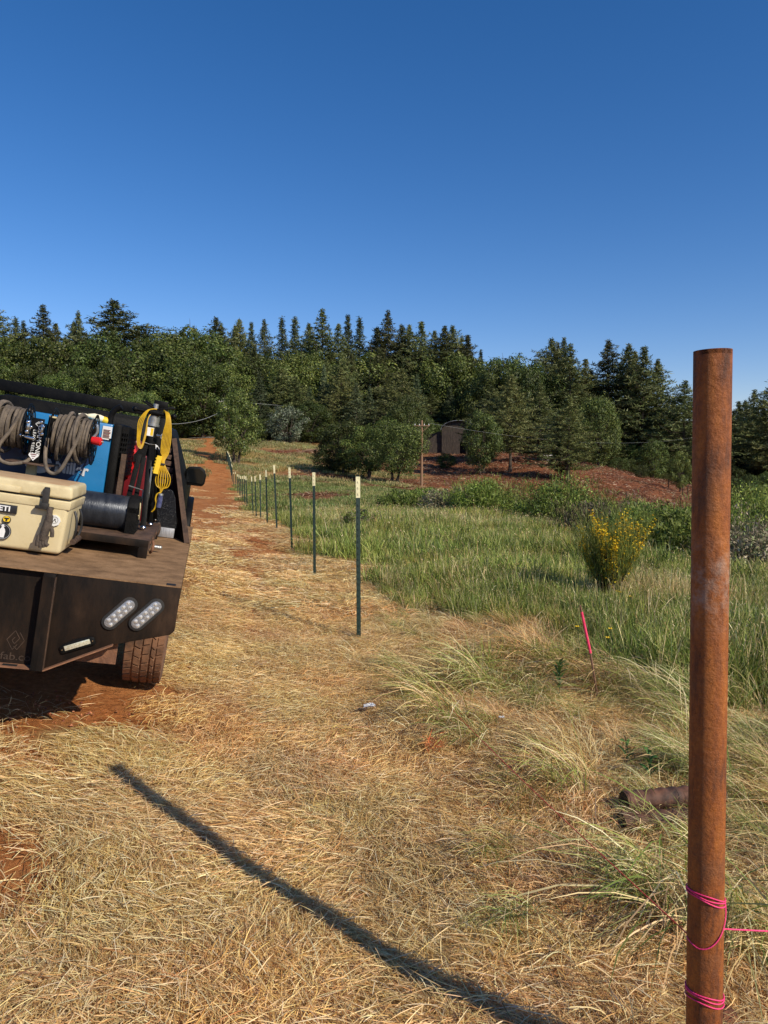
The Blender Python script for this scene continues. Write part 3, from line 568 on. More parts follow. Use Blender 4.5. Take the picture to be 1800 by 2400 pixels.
# ---------------------------------------------------------------- trees
PINE = [(.105, .125, .040), (.145, .162, .052), (.062, .08, .028), (.185, .19, .065)]
OAK = [(.068, .098, .019), (.10, .132, .027), (.040, .062, .014), (.145, .17, .038)]
OLIVE = [(.20, .23, .15), (.14, .18, .10), (.27, .29, .20), (.10, .13, .07)]
FIR = [(.095, .122, .058), (.125, .155, .075), (.06, .082, .04)]
def leaf_faces(name, P, Nn, sz, col, asp=.7):
    n = len(P); Nn = Nn/np.linalg.norm(Nn, axis=1)[:, None]; r = RNG.normal(0, 1, (n, 3)); T = np.cross(Nn, r); T /= np.linalg.norm(T, axis=1)[:, None]; Bv = np.cross(Nn, T)
    a, b = T*(sz/2)[:, None], Bv*(sz*asp/2)[:, None]
    V = np.stack([P-a, P-b*1.0, P+a, P+b*1.0], 1).reshape(-1, 3); Fq = np.arange(n*4).reshape(-1, 4)
    return raw_mesh(name, V, Fq, np.repeat(col, 4, axis=0), 'leaf')
def trunk_mb(h, r, lean=(0, 0), wob=.02, top=.93):
    mb = MB(); pts = [(lean[0]*t*t*h+wob*h*math.sin(5*t+lean[0]*9)*t*.3, lean[1]*t*t*h, t*h*top) for t in [i/9 for i in range(10)]]
    rs = [r*(1.35 if i == 0 else 1)*(1-i/9*.93) for i in range(10)]
    mb.tube(pts, rs, 8); return mb, pts
def pine_parts(h, rmax, z0, seed, pl=PINE, shape='pine', dens=1.0, bare=False):
    rg = random.Random(seed); mb, _ = trunk_mb(h, h*.013, wob=.01, top=.98)
    C, AZ, E0, LL, CO = [], [], [], [], []
    nb = int(185*dens)
    for i in range(nb):
        t = (i+rg.random())/nb; z = h*(z0+(1-z0)*t**.9)
        if shape == 'pine': prof = min(1, (1-t)*1.45+.005)*(.65+.35*math.sin(min(1, t*2.4+.3)*math.pi/2))
        else: prof = (1-t)*.97+.03
        L = rmax*prof*rg.uniform(.5, 1.22)*(1+.22*math.sin(i*2.4+seed))*(1 if (i//6) % 3 else .72); az = i*2.399+rg.uniform(-.5, .5)
        up = rg.uniform(-.28, .10)+.45*t if shape != 'fir' else rg.uniform(-.3, -.05)
        p0 = Vector((0, 0, z)); d = Vector((math.cos(az)*math.cos(up), math.sin(az)*math.cos(up), math.sin(up)))
        p1 = p0+d*L; mid = p0+d*L*.55-Vector((0, 0, .05*L))
        mb.tube([p0, mid, p1+Vector((0, 0, .1*L))], [.003*h*(1-t*.7), .002*h*(1-t*.7), .0006*h], 4, caps=False)
        nc = max(2, int(L/ (h*.019))); 
        for k in range(nc):
            q = .25+.78*(k+rg.random())/nc; s = d.cross(Vector((0, 0, 1))).normalized()*rg.gauss(0, .13)*L*(q if L > 0 else 1)
            cpt = p0+d*L*q+s+Vector((0, 0, (-.2*q*(1-q)+.08*q)*L+rg.gauss(0, .006*h)))
            for _ in range(9):
                C.append(cpt+Vector((rg.gauss(0, .006*h), rg.gauss(0, .006*h), rg.gauss(0, .004*h)))); AZ.append(rg.uniform(0, 6.283)); E0.append(rg.uniform(-.35, 1.2)); LL.append(h*rg.uniform(.016, .032)*(.42+.58*min(1, (1-t)/.3)))
    n = len(AZ); co = pal(n, pl); az = np.array(AZ); e = np.array(E0)
    me = blade_mesh('crown', np.array([tuple(c_) for c_ in C]), az, e, e, np.array(LL), np.full(n, h*.0062), co, 1, roll=U(n, -1.5, 1.5), mat='leaf')
    return mb, me
def broad_parts(h, r, z0, seed, pl=OAK, nblob=34, leaf=.022, per=230, stems=1, lean=0., flat=1.0):
    """trunk and limbs to clumps spread through an uneven crown, each clump a loose ball of leaves"""
    rg = random.Random(seed); mb = MB(); blobs = []
    zc = h*(z0+(1-z0)*.5); hz = h*(1-z0)*.5
    for i in range(nblob):
        a = i*2.399+rg.uniform(-.4, .4); t = 1-2*(i+.5)/nblob; rr = math.sqrt(max(0, 1-t*t)); q = rg.uniform(.55, 1.0)
        c_ = Vector((math.cos(a)*rr*r*q+lean*h*.4, math.sin(a)*rr*r*q, zc+t*hz*flat*rg.uniform(.75, 1.0)))
        blobs.append((c_, r*rg.uniform(.20, .36)))
    for sidx in range(stems):
        a = sidx*2.1+seed; b0 = Vector((math.cos(a)*.03*h*(stems > 1), math.sin(a)*.03*h*(stems > 1), -.05))
        top = Vector((lean*h*.45+math.cos(a)*.12*h*(stems > 1), math.sin(a)*.12*h*(stems > 1), h*(z0+.25))); fork = b0.lerp(top, .55)+Vector((0, 0, .03*h))
        mb.tube([b0, b0.lerp(fork, .5)+Vector((lean*.1, 0, 0)), fork, top], [h*.026, h*.020, h*.017, h*.010], 8)
        for (c_, br) in blobs[sidx::stems][::2]:
            m_ = fork.lerp(c_, .5)+Vector((0, 0, .04*h*rg.random())); mb.tube([fork, m_, c_], [h*.009, h*.005, h*.002], 5, caps=False)
    for c_, br in blobs[::4]:
        dd_ = (c_-Vector((0, 0, zc))).normalized(); mb.tube([c_, c_+dd_*br*.9, c_+dd_*br*1.25+Vector((rg.uniform(-.2, .2), rg.uniform(-.2, .2), rg.uniform(0, .3)))*br], [h*.003, h*.002, h*.0008], 4, caps=False)
    P, co, NN = [], [], []
    for c_, br in blobs:
        n = per; v = RNG.normal(0, 1, (n, 3)); v /= np.linalg.norm(v, axis=1)[:, None]; q = U(n, .35, 1.06)**.45
        lump = 1+.22*np.sin(v[:, 0]*7+br*40)*np.cos(v[:, 1]*6+br*31)*np.sin(v[:, 2]*7+2)
        w_ = v.copy(); w_[:, 2] *= .78; P.append(np.array(c_)+w_*(br*q*lump)[:, None]+RNG.normal(0, br*.05, (n, 3))); co.append(pal(n, pl)*rg.uniform(.85, 1.18))
        NN.append(v+RNG.normal(0, .42, (n, 3))+np.array([0, 0, .25]))
    P = np.vstack(P); n = len(P)
    me = leaf_faces('crown', P, np.vstack(NN), h*leaf*(.7+1.3*U(n, 0, 1)**2), np.clip(np.vstack(co), 0, 1))
    return mb, me
KINDS = {}
def add_kind(key, parts, bark='bark'):
    mb, me = parts; t = mb.build('trunk', bark, None); tm = t.data; bpy.data.objects.remove(t); KINDS.setdefault(key, []).append((tm, me))
for k in range(5): add_kind('pine', pine_parts(20, 4.3+.3*k, .07+.04*k, 100+k, PINE, 'pine', 1.0+.05*k))
for k in range(3): add_kind('tallpine', pine_parts(20, 3.3+.25*k, .22+.06*k, 140+k, PINE, 'pine', .95))
for k in range(3): add_kind('fir', pine_parts(20, 4.0, .05, 120+k, FIR, 'fir', 1.15))
for k in range(5): add_kind('broadleaf', broad_parts(14, 5.4+.25*k, .08, 200+k, OAK, 40+5*k, .0165, 440))
for k in range(3): add_kind('small', broad_parts(8, 3.3, .15, 230+k, OAK, 36, .019, 380, stems=2))
for k in range(2): add_kind('bushy', broad_parts(6, 3.3, .0, 250+k, OAK, 34, .023, 320, stems=3))
add_kind('leaning', broad_parts(8, 4.0, .20, 261, OAK, 50, .016, 460, stems=2, lean=.12), 'darkbark')
add_kind('silver', broad_parts(7, 3.4, .02, 271, OLIVE, 32, .026, 200, stems=3))
NAMES = dict(pine=('pine_tree', 'pine tree'), tallpine=('pine_tree', 'pine tree'), fir=('fir_tree', 'fir tree'), broadleaf=('oak_tree', 'oak tree'), small=('oak_tree', 'oak tree'), bushy=('bush', 'bush'), leaning=('oak_tree', 'oak tree'), silver=('silver_tree', 'tree'))
HT = dict(pine=20, tallpine=20, fir=20, broadleaf=14, small=8, bushy=6, leaning=8, silver=7)
ntree = [0]
def tree(kind, px, d, top_py, label, group=None, wf=1.0, var=None, name=None, z=None, tw_=(0, 0), cat=None):
    """stands at bearing px, distance d; top_py gives the real height from how high it reaches"""
    x = X(px, d); y = d; zb = z1(x, y)-.15 if z is None else z
    hh = max(1.0, zpy(top_py, d)-zb); s = hh/HT[kind]; wf *= (1/s)**.75 if kind in ('pine', 'tallpine', 'fir') and s < 1 else 1; vs_ = KINDS[kind]; v = vs_[(ntree[0]*7+3) % len(vs_) if var is None else var]; ntree[0] += 1
    o = thing(name or NAMES[kind][0], label, cat or NAMES[kind][1], (x, y, zb), random.uniform(0, 6.28) if kind not in ('leaning',) else 0, group)
    o.scale = (s*wf, s*wf, s); o.rotation_euler.x += tw_[0]
    a = link('trunk' if 'bush' not in NAMES[kind][0] else 'stem', v[0], o); b = link('crown' if 'bush' not in NAMES[kind][0] else 'foliage', v[1], o)
    return o
ORD = ['first', 'second', 'third', 'fourth', 'fifth', 'sixth', 'seventh', 'eighth', 'ninth', 'tenth', 'eleventh', 'twelfth', 'thirteenth', 'fourteenth', 'fifteenth', 'sixteenth', 'seventeenth', 'eighteenth', 'nineteenth', 'twentieth']
def c3(x, y): return x/1.843, 680+y/1.843
def c4(x, y): return 900+x/1.843, 680+y/1.843
# skyline conifers, each read off the photograph (bearing, top, width factor, distance)
SKY_L = [(10, 70, 1.1, 185, 'pine'), (95, 122, .9, 200, 'fir'), (127, 137, .9, 205, 'fir'), (213, 72, 1.15, 185, 'pine'), (265, 146, .8, 200, 'pine'), (340, 142, .9, 195, 'pine'), (361, 98, .9, 190, 'pine'), (513, 48, 1.75, 170, 'pine'), (615, 155, .7, 200, 'tallpine'), (642, 170, .7, 205, 'tallpine')]
SKY_M = [(945, 122, .9, 175, 'pine'), (968, 150, .7, 180, 'pine'), (1045, 130, .8, 175, 'pine'), (1025, 155, .7, 180, 'pine'), (1095, 142, .85, 190, 'fir'), (1150, 135, .85, 172, 'pine'), (1225, 122, .9, 178, 'fir'), (1280, 120, .95, 180, 'fir'), (1340, 148, .9, 172, 'pine'), (1398, 90, 1.05, 165, 'pine'), (1465, 148, .9, 170, 'pine'), (1505, 110, .9, 176, 'fir'), (1555, 122, .9, 176, 'fir'), (1630, 165, .9, 160, 'pine')]
SKY_R = [(17, 97, .9, 158, 'pine'), (75, 155, .9, 160, 'pine'), (108, 155, .8, 162, 'tallpine'), (160, 138, .9, 156, 'pine'), (215, 180, .8, 160, 'pine'), (258, 160, .9, 155, 'tallpine'), (292, 158, .9, 157, 'pine'), (330, 205, .8, 160, 'pine'), (357, 196, .9, 155, 'pine'), (413, 262, .8, 165, 'fir'),
         (715, 215, .9, 150, 'pine'), (740, 235, .8, 155, 'pine'), (766, 210, .8, 150, 'pine'), (795, 240, 1.1, 135, 'pine'), (860, 300, .9, 142, 'pine'), (885, 350, .9, 145, 'pine')]
SKY_F = [(955, 222, 1.05, 145, 'pine'), (1043, 238, 1.0, 140, 'tallpine'), (1070, 265, .9, 146, 'tallpine'), (1108, 248, 1.0, 136, 'tallpine'), (1168, 303, 1.0, 140, 'tallpine'), (1287, 395, 1.15, 132, 'pine'), (1240, 470, .9, 140, 'fir'), (1440, 470, .9, 150, 'pine'), (1520, 482, .9, 150, 'pine'), (1548, 480, .9, 155, 'pine'), (1585, 437, 1.0, 150, 'pine'), (1628, 480, .9, 150, 'fir'), (1668, 355, 1.1, 130, 'pine'), (1720, 420, 1., 140, 'pine')]
def skyrow(L, cf, where, gname):
    byk = {}
    for i, (a, b, wf, d, kd) in enumerate(sorted(L)):
        px, py = cf(a, b); byk.setdefault(NAMES[kd][1], []).append((px, py, wf, d, kd))
    for nm, rows in byk.items():
        for i, (px, py, wf, d, kd) in enumerate(rows):
            pos = 'leftmost' if i == 0 else ('rightmost' if i == len(rows)-1 else ORD[i]+' from the left')
            tree(kd, px, d, py, '%s on the skyline %s, %s' % (nm, where, pos), gname, wf*1.42*random.uniform(.9, 1.12))
skyrow(SKY_L, c3, 'above the truck', 'conifers on the skyline above the truck')
skyrow(SKY_M, c3, 'over the line of posts', 'conifers on the skyline above the posts')
skyrow(SKY_R, c4, 'behind the barn and mound', 'conifers on the skyline behind the mound')
skyrow(SKY_F, c4, 'around the top of the rusty pipe', 'conifers on the skyline by the rusty pipe')
# round oaks of the canopy
OAKS = [(700, 190, c3, 150, 'broadleaf', 1.0), (735, 190, c3, 155, 'broadleaf', .8), (816, 165, c3, 155, 'broadleaf', 1.0), (870, 180, c3, 150, 'broadleaf', 1.0), (760, 240, c3, 140, 'broadleaf', 1.1),
        (530, 275, c4, 140, 'broadleaf', .85), (480, 330, c4, 136, 'broadleaf', .8), (630, 310, c4, 138, 'broadleaf', .85), (585, 330, c4, 134, 'broadleaf', .8)]
for i, (a, b, cf, d, kd, wf) in enumerate(OAKS):
    px, py = cf(a, b); tree(kd, px, d, py, 'round topped oak reaching the sky, %s from the left' % ORD[i], 'round oaks on the skyline', wf)
SKYP = [(-250, 790), (0, 778), (240, 778), (350, 785), (500, 778), (600, 785), (700, 795), (900, 795), (1050, 810), (1150, 850), (1250, 850), (1350, 860), (1450, 905), (1550, 965), (1700, 975), (1850, 940), (2100, 940)]
spx, spy = zip(*SKYP)
ZN = [(-999, 330, 'behind the truck'), (330, 560, 'past the trail top'), (560, 800, 'past the far posts'), (800, 1020, 'behind the leaning oaks'), (1020, 1220, 'behind the dark barn'), (1220, 1440, 'behind the mound'), (1440, 1640, 'left of the rusty pipe'), (1640, 2400, 'right of the rusty pipe')]
def zone_name(px): return [n_ for a, b, n_ in ZN if a <= px < b][0]
KN = dict(pine='pine', fir='fir', broadleaf='oak', tallpine='pine', small='small oak')
FILL = []
def fill(px0, px1, step, d0, d1, drop0, drop1, kinds, wts, row):
    px = px0
    while px < px1:
        kd = random.choices(kinds, wts)[0]; d = random.uniform(d0, d1); top = np.interp(px, spx, spy)+random.uniform(drop0, drop1)
        FILL.append((px, d, top, kd, row, random.uniform(.9, 1.25))); px += step*random.uniform(.7, 1.3)
fill(-200, 560, 40, 150, 165, 8, 36, ['broadleaf', 'pine'], [2.4, 1], 'back')
fill(560, 1100, 34, 145, 162, 14, 50, ['broadleaf', 'pine'], [1.2, 2.4], 'back')
fill(1150, 2050, 36, 138, 155, 25, 80, ['broadleaf', 'pine'], [1, 2], 'back')
fill(-220, 560, 48, 133, 146, 60, 105, ['broadleaf', 'pine'], [5, 1], 'middle')
fill(560, 1100, 40, 133, 145, 60, 120, ['broadleaf', 'pine', 'fir'], [1.2, 3, 1], 'middle')
fill(1100, 2050, 46, 128, 140, 85, 140, ['broadleaf', 'pine', 'broadleaf'], [1.5, 2, 1], 'middle')
fill(-250, 385, 60, 108, 122, 125, 190, ['broadleaf', 'small'], [3, 1], 'front')
fill(560, 1090, 46, 127, 134, 140, 200, ['broadleaf', 'small', 'pine'], [1.5, .5, 1.8], 'front')
fill(1370, 2050, 55, 118, 132, 140, 190, ['broadleaf', 'small', 'pine'], [2, .8, 1], 'front')
fill(1650, 2050, 52, 105, 118, 140, 185, ['broadleaf', 'small'], [1.4, 1], 'nearest')
from collections import defaultdict
_g = defaultdict(list)
for f in FILL: _g[(KN[f[3]], f[4], zone_name(f[0]))].append(f)
for (kn, row, wn), L in _g.items():
    L.sort()
    for i, (px, d, top, kd, _, wf) in enumerate(L):
        pos = '' if len(L) == 1 else (', leftmost' if i == 0 else (', rightmost' if i == len(L)-1 else ', '+ORD[i]+' from the left'))
        tree(kd, px, d, top, '%s of the wood %s, %s row%s' % (kn, wn, row, pos), '%ss of the %s row of the wood %s' % (kn, row, wn), wf)
# named nearer trees
tree('small', 556, 88, 922, 'feathery oak where the fence line meets the top of the trail', wf=.82, var=0)
tree('small', 862, 79, 1000, 'middle oak of the dark cluster between the dense oak and the leaning one', wf=1.15, var=1)
tree('silver', 673, 122, 953, 'silvery grey green tree left of the middle, paler than its neighbours', wf=1.15)
tree('bushy', 600, 124, 985, 'dark green bushy tree just left of the silvery tree', wf=1.1, name='oak_tree', cat='oak tree')
tree('broadleaf', 805, 82, 985, 'dark dense oak bushy to the ground, left neighbour of the leaning oak', wf=1.15, var=1)
tree('leaning', 925, 74, 988, 'round oak on dark leaning trunks beside the wooden utility pole', wf=1.0)
tree('bushy', 775, 84, 1035, 'dark bushy oak just left of the dense dark oak', wf=1.1, name='oak_tree', cat='oak tree')
tree('broadleaf', 950, 112, 930, 'broad oak with a lighter crown just left of the barn', wf=.8, var=3)
tree('small', 1045, 97, 1062, 'small dark shrub on the slope below the barn', wf=1.5, name='bush', cat='bush', var=2)
tree('small', 1130, 88, 965, 'leafy oak on a thin dark trunk at the left of the mound', wf=.8, var=2)
tree('pine', 1195, 92, 880, 'large pine with a visible pale trunk standing on the mound', wf=.95, var=4)
tree('pine', 1150, 104, 905, 'pine close behind the leafy oak on the mound', wf=1.15, var=3)
tree('pine', 1262, 102, 900, 'dark pine between the two mound trees with clear trunks', wf=1.2, var=0)
tree('pine', 1330, 84, 930, 'pine standing alone at the right shoulder of the mound', wf=1.1, var=2)
tree('small', 1315, 86, 1035, 'thin oak with a dark stem in front of the lone mound pine', wf=.7, var=0)
tree('broadleaf', 1400, 108, 930, 'leafy oak behind the right shoulder of the mound', wf=.8, var=2)
tree('bushy', 1450, 108, 1072, 'bright green bush on the back edge of the mound, larger one', wf=1.2)
tree('bushy', 1500, 104, 1090, 'low green bush at the right end of the mound crest', wf=1.0)
tree('small', 1530, 112, 1035, 'rounded oak beyond the right end of the mound crest', wf=1.05, var=1)
tree('small', 1592, 92, 1062, 'young slender oak beside the pale road, left of the rusty pipe', wf=.7, var=0)
for i, (px, d, t) in enumerate([(1725, 88, 1120), (1765, 84, 1135), (1800, 90, 1110), (1530, 118, 1100), (1850, 86, 1125)]):
    tree('bushy', px, d, t, ['low bush just right of the rusty pipe by the road', 'small bush second to the right of the pipe by the road', 'bush at the right edge below the dark wood', 'bush beside the bend of the pale road', 'bush past the right edge of the wood'][i], wf=1.0)
for i, (px, d, t) in enumerate([(405, 96, 1030), (432, 134, 985), (380, 100, 1000)]):
    tree('bushy', px, d, t, ['grey green bush at the left of the trail above the truck mirror', 'dark bush under the wood where the trail meets the road', 'bush behind the truck rack beside the trail'][i], wf=.9)

# ---------------------------------------------------------------- broom bushes
BROOM = [(.16, .22, .034), (.22, .29, .05), (.085, .13, .023), (.30, .36, .08)]
DRYB = [(.20, .16, .10), (.30, .25, .17), (.12, .10, .06), (.17, .2, .08)]
def broom(px, d, h, rad, label, pl=BROOM, n=5200, flowers=0, name='broom_bush', group=None, seed=1, wd=.010, squash=1.0, fan=1.15):
    x, y = X(px, d), d; z = z1(x, y)-.03
    o = thing(name, label, 'bush', (x, y, z), 0, group)
    # bundles of switches fanning from the root
    nb = 46; mb = MB(); P, A, E, Ln = [], [], [], []; tips = []
    n2 = n//2 if fan > 1 else n
    for k in range(nb):
        a = k*2.399+RNG.normal(0, .2); t = math.sqrt((k+.5)/nb); e = 1.5-fan*t*RNG.uniform(.75, 1.1); L = h*RNG.uniform(.8, 1.08)/max(.45, math.sin(e)**.55)*(1 if t < .8 else .85)
        L = min(L, math.hypot(rad*1.0, h)*1.02)*squash; dv = Vector((math.cos(a)*math.cos(e), math.sin(a)*math.cos(e), math.sin(e)))
        sag = Vector((dv.x, dv.y, 0))*.10*L
        pts = [dv*L*q+sag*q*q+Vector((RNG.normal(0, .015), RNG.normal(0, .015), 0))*L for q in (0, .3, .6, .85)]
        mb.tube(pts, [.012*h, .009*h, .005*h, .002*h], 5, caps=False)
        m_ = n2//nb; q = U(m_, .22, 1.0)**.75
        c_ = np.outer(q, np.array(dv))*L+np.outer(q*q, np.array(sag))+RNG.normal(0, .075*h, (m_, 3))*(.35+q[:, None])*.75
        P.append(c_); A.append(a+RNG.normal(0, .9, m_)); E.append(e+RNG.normal(0, .75 if fan > 1 else .3, m_)); Ln.append(U(m_, .05, .15)*h); tips.append((dv, L, sag, e, a))
    mb.build('stem', 'darkbark', o)
    if fan > 1:        # rounded clumps of fine leaves over the switches
        rg = random.Random(seed); P2, N2, C2 = [], [], []
        for k in range(30):
            a = k*2.399; t = 1-(k+.5)/30; rr = math.sqrt(1-t*t)*rg.uniform(.6, 1); bc = np.array((math.cos(a)*rr*rad, math.sin(a)*rr*rad, h*(.22+.62*t*rg.uniform(.75, 1.12)))); br = h*rg.uniform(.15, .27); m_ = int(n*.62/30)
            v = RNG.normal(0, 1, (m_, 3)); v /= np.linalg.norm(v, axis=1)[:, None]; P2.append(bc+v*(br*U(m_, .3, 1.1)**.5)[:, None]); N2.append(v+RNG.normal(0, .55, (m_, 3))); C2.append(pal(m_, pl)*rg.uniform(.8, 1.25))
        P2 = np.vstack(P2); P2[:, 2] = np.maximum(P2[:, 2], .02)
        link('leaves', leaf_faces('leaves', P2, np.vstack(N2), U(len(P2), .05, .12)*(.6+.02*d), np.clip(np.vstack(C2), 0, 1), .42), o)
    P = np.vstack(P); A = np.concatenate(A); E = np.clip(np.concatenate(E), -.5, 2.2); Ln = np.concatenate(Ln); m_ = len(P); P[:, 2] = np.maximum(P[:, 2], .01)
    link('foliage', blade_mesh('foliage', P, A, E, E+U(m_, -.2, .25), Ln, U(m_, wd*.6, wd*1.3), pal(m_, pl), 2), o)
    if flowers:
        Q = []
        sel = tips
        for _ in range(flowers):
            dv, L, sag, e, a = random.choice(sel[::2]); q = random.betavariate(2.6, 1.4)*.9+.15; v = dv*L*q+sag*q*q+Vector((random.gauss(0, .022*h), random.gauss(0, .022*h), random.gauss(0, .02*h))); Q.append(tuple(v))
        Q = np.array(Q); m_ = len(Q)
        link('flowers', blade_mesh('flowers', Q, U(m_, 0, 6.28), U(m_, -.5, 1), U(m_, -.5, 1), U(m_, .014, .028), U(m_, .012, .022), pal(m_, [(.80, .55, .02), (.88, .68, .04), (.70, .42, .01)]), 1), o)
    return o
broom(1432, 8.3, 1.0, .5, 'green broom bush covered in yellow blossom standing in the tall grass', n=8000, flowers=4300, wd=.0045, fan=.44, pl=[(.14, .17, .035), (.20, .22, .05), (.08, .11, .025), (.28, .27, .06)], seed=2, name='flowering_broom')
BR = [(940, 30, .95, 1.1, 'low green bush, leftmost of the bushes along the field below the oaks', BROOM), (1060, 27, 1.15, 1.3, 'brownish grey dead looking bush in the middle of the bush row', DRYB), (1130, 25, 1.5, 1.25, 'loose green bush just right of the brown bush', BROOM),
      (1310, 22.5, 1.85, 1.4, 'large bright green dome of broom in front of the mound', BROOM), (1215, 27, .8, 1.2, 'low spreading green bush behind the large green dome', BROOM), (1455, 20.5, 1.2, 1.2, 'green bush right of the large dome, mixed with bare brown twigs', BROOM + DRYB[:1]),
      (1400, 17.5, 1.05, .9, 'brown twiggy bush behind the yellow flowering one', DRYB), (1530, 16.0, 1.12, 1.1, 'dense green bush behind and right of the yellow flowering one', BROOM), (1600, 19, 1.05, 1.1, 'tall green bush half hidden by the rusty pipe', BROOM),
      (1585, 13.5, 1.05, .9, 'dark green bush at the foot of the row just left of the pipe', BROOM), (1760, 16, 1.7, 1.3, 'tall green bush right of the rusty pipe', BROOM), (1850, 15, 1.6, 1.2, 'green bush at the right edge of the view', BROOM),
      (1760, 11.8, .95, .8, 'pale brown dry bush at the right edge in front of the green ones', DRYB), (1700, 13.5, 1.2, 1.0, 'olive bush directly right of the pipe', BROOM+DRYB[1:2]), (1000, 38, .8, 1.2, 'small round bush near the foot of the wooden utility pole', BROOM), (845, 17, .5, .5, 'low brown green weed clump beside the fence posts', BROOM+DRYB[:2])]
for i, (px, d, h, r, lb, pl) in enumerate(BR): broom(px, d, h, r, lb, pl, n=9000 if d < 26 else 6500, group='bushes along the field', seed=10+i, wd=.007+.0003*d)

# ---------------------------------------------------------------- barn, poles, wires, small fence
def barn():
    d = 118.0; x0 = X(1035, d); x1 = X(1112, d); zb = z1((x0+x1)/2, d)-.2; wdt = x1-x0; o = thing('barn', 'dark weathered wooden barn with a curved tin roof on the slope', 'barn', ((x0+x1)/2, d, zb), R_(-8))
    hw = wdt/2; eh = zpy(1008, d)-zb; rh = zpy(986, d)-zb; dp = 9.0
    roof = [(hw*math.cos(t), eh+(rh-eh)*math.sin(t)) for t in [math.pi*i/12 for i in range(13)]]
    mb = MB(); front = [(-hw, 0), (-hw*.62, 0), (-hw*.62, 0)]
    # front gable of upright boards with the doorway left open
    nb = 22; dx0, dx1, dh = hw*.05, hw*.42, eh*.52
    for k in range(nb):
        a, b = -hw+wdt*k/nb, -hw+wdt*(k+1)/nb-.02; m_ = (a+b)/2; top = eh+(rh-eh)*math.sqrt(max(0, 1-(m_/hw)**2))-.05; bot = dh if dx0 < m_ < dx1 else random.uniform(-.05, .15)
        mb.box(a, b, random.uniform(-.02, .02), .06+random.uniform(0, .01), bot, top)
    mb.box(-hw, -hw+.08, .07, dp, 0, eh); mb.box(hw-.08, hw, .07, dp, 0, eh); mb.box(-hw+.08, hw-.08, dp-.08, dp, 0, eh)
    mb.build('wall', 'barn', o, smooth=False)
    MB().box(dx0+.05, dx1-.05, 1.1, 1.16, 0, dh).build('doorway_shade', 'inner', o, smooth=False)  # black sheet set back in the open doorway, painted shade of the inside
    rb = MB(); outer = [(q[0]*1.07, q[1]+.06) for q in roof]; inn = [(q[0]*1.05, q[1]) for q in roof][::-1]
    rb.prism(outer+inn, 1, -.6, dp+.3); rb.build('roof', 'tin', o)
    lt = MB(); lt.bar((-hw-3.2, .6, 1.9), (-hw, .6, 2.9), 2.2, .07, (0, 1, 0)); lt.box(-hw-3.2, -hw-.02, .5, 4, 0, 2.0); lt.build('lean_to', 'barn', o, smooth=False)
    return o
barn()
def utility_pole(px, base_py, top_py, d, label, mat, grey=False):
    x, y = X(px, d), d; zb = min(z1(x, y), zpy(base_py, d)+1)-.1; h = zpy(top_py, d)-zb
    o = thing('utility_pole', label, 'utility pole', (x, y, zb)); r = .15
    MB().tube([(0, 0, 0), (.0, 0, h*.5), (0, 0, h)], [r, r*.85, r*.7], 10).build('pole', mat, o)
    MB().box(-.8, .8, -r-.05, -r+.03, h-.60, h-.51).build('crossarm', mat, o)
    for k in (-.7, -.25, .25, .7): MB().cyl((k, -r, h-.51), (k, -r, h-.36), .04, .03, 8).build('insulator', 'white', o)
    if grey:
        tb = MB().cyl((.38, -.1, h-2.1), (.38, -.1, h-1.2), .25, .25, 12); tb.build('transformer', 'white', o)
    else: MB().bar((-.8, -r, h-.5), (0, -r, h-1.2), .05, .05).bar((.8, -r, h-.5), (0, -r, h-1.2), .05, .05).build('brace', 'wood', o)
    return o, Vector((x, y, zb+h))
o, T1 = utility_pole(988, 1152, 985, 74, 'wooden utility pole with a crossarm standing beside the leaning oaks', 'wood')
o, T2 = utility_pole(527, 1010, 934, 128, 'grey utility pole with a white transformer in front of the woods above the trail', 'greypole', True)
def wire(p, q, sag, label, r=.02):
    pts = [Vector(p).lerp(Vector(q), i/16)-Vector((0, 0, sag*4*(i/16)*(1-i/16))) for i in range(17)]
    tag(MB().tube(pts, r, 5).build('power_line', 'wire'), label, 'power line')
wire(T2+Vector((-.3, 0, -2.2)), (X(330, 95), 95, zpy(985, 95)), 1.2, 'pale sagging wire from the grey pole down toward the truck', .035)
wire(T2+Vector((.8, 0, -.3)), (X(980, 150), 150, zpy(948, 150)), 1.0, 'wire running right from the grey pole across the woods', .02)
wire(T1+Vector((.8, 0, -.3)), (X(1640, 130), 130, zpy(1022, 130)), 1.6, 'wire running right from the wooden pole past the barn', .008)
def rail_fence():
    d = 103; o = thing('rail_fence', 'short white rail fence between the trees behind the mound', 'fence', (X(1290, d), d, z1(X(1290, d), d)-.1))
    for k in range(4): MB().box(-1.5+k*1.0-.06, -1.5+k*1.0+.06, 0, .1, 0, 1.25).build('fence_post', 'white', o)
    for zz in (.45, .8, 1.15): MB().box(-1.6, 1.6, -.05, -.01, zz-.07, zz+.07).build('rail', 'white', o)
rail_fence()
for i, px in enumerate((1600, 1612, 1566)):
    d = 86+i*3; x = X(px, d); tag(MB().tube([(x, d, z1(x, d)-.2), (x+.02, d, z1(x, d)+1.3)], [.06, .05], 6).build('fence_post', 'darkbark'), ['thin dark post by the pale road, nearest the pipe', 'thin dark post by the pale road under the young oak', 'thin dark post on the right slope of the mound'][i], 'post')
# timber pile near the silvery tree
for i in range(7):
    d = 108+i*.4; x = X(700+i*9, d); a = random.uniform(-.4, .4); L = random.uniform(1.5, 3)
    p = Vector((x, d, z1(x, d)+.12+.1*(i % 3))); q = p+Vector((math.cos(a)*L, math.sin(a)*L, .1))
    tag(MB().tube([p, q], [.14, .1], 7).build('log', 'wood'), 'fallen pale log in the brush pile below the silvery tree', 'log', 'logs in the brush pile')

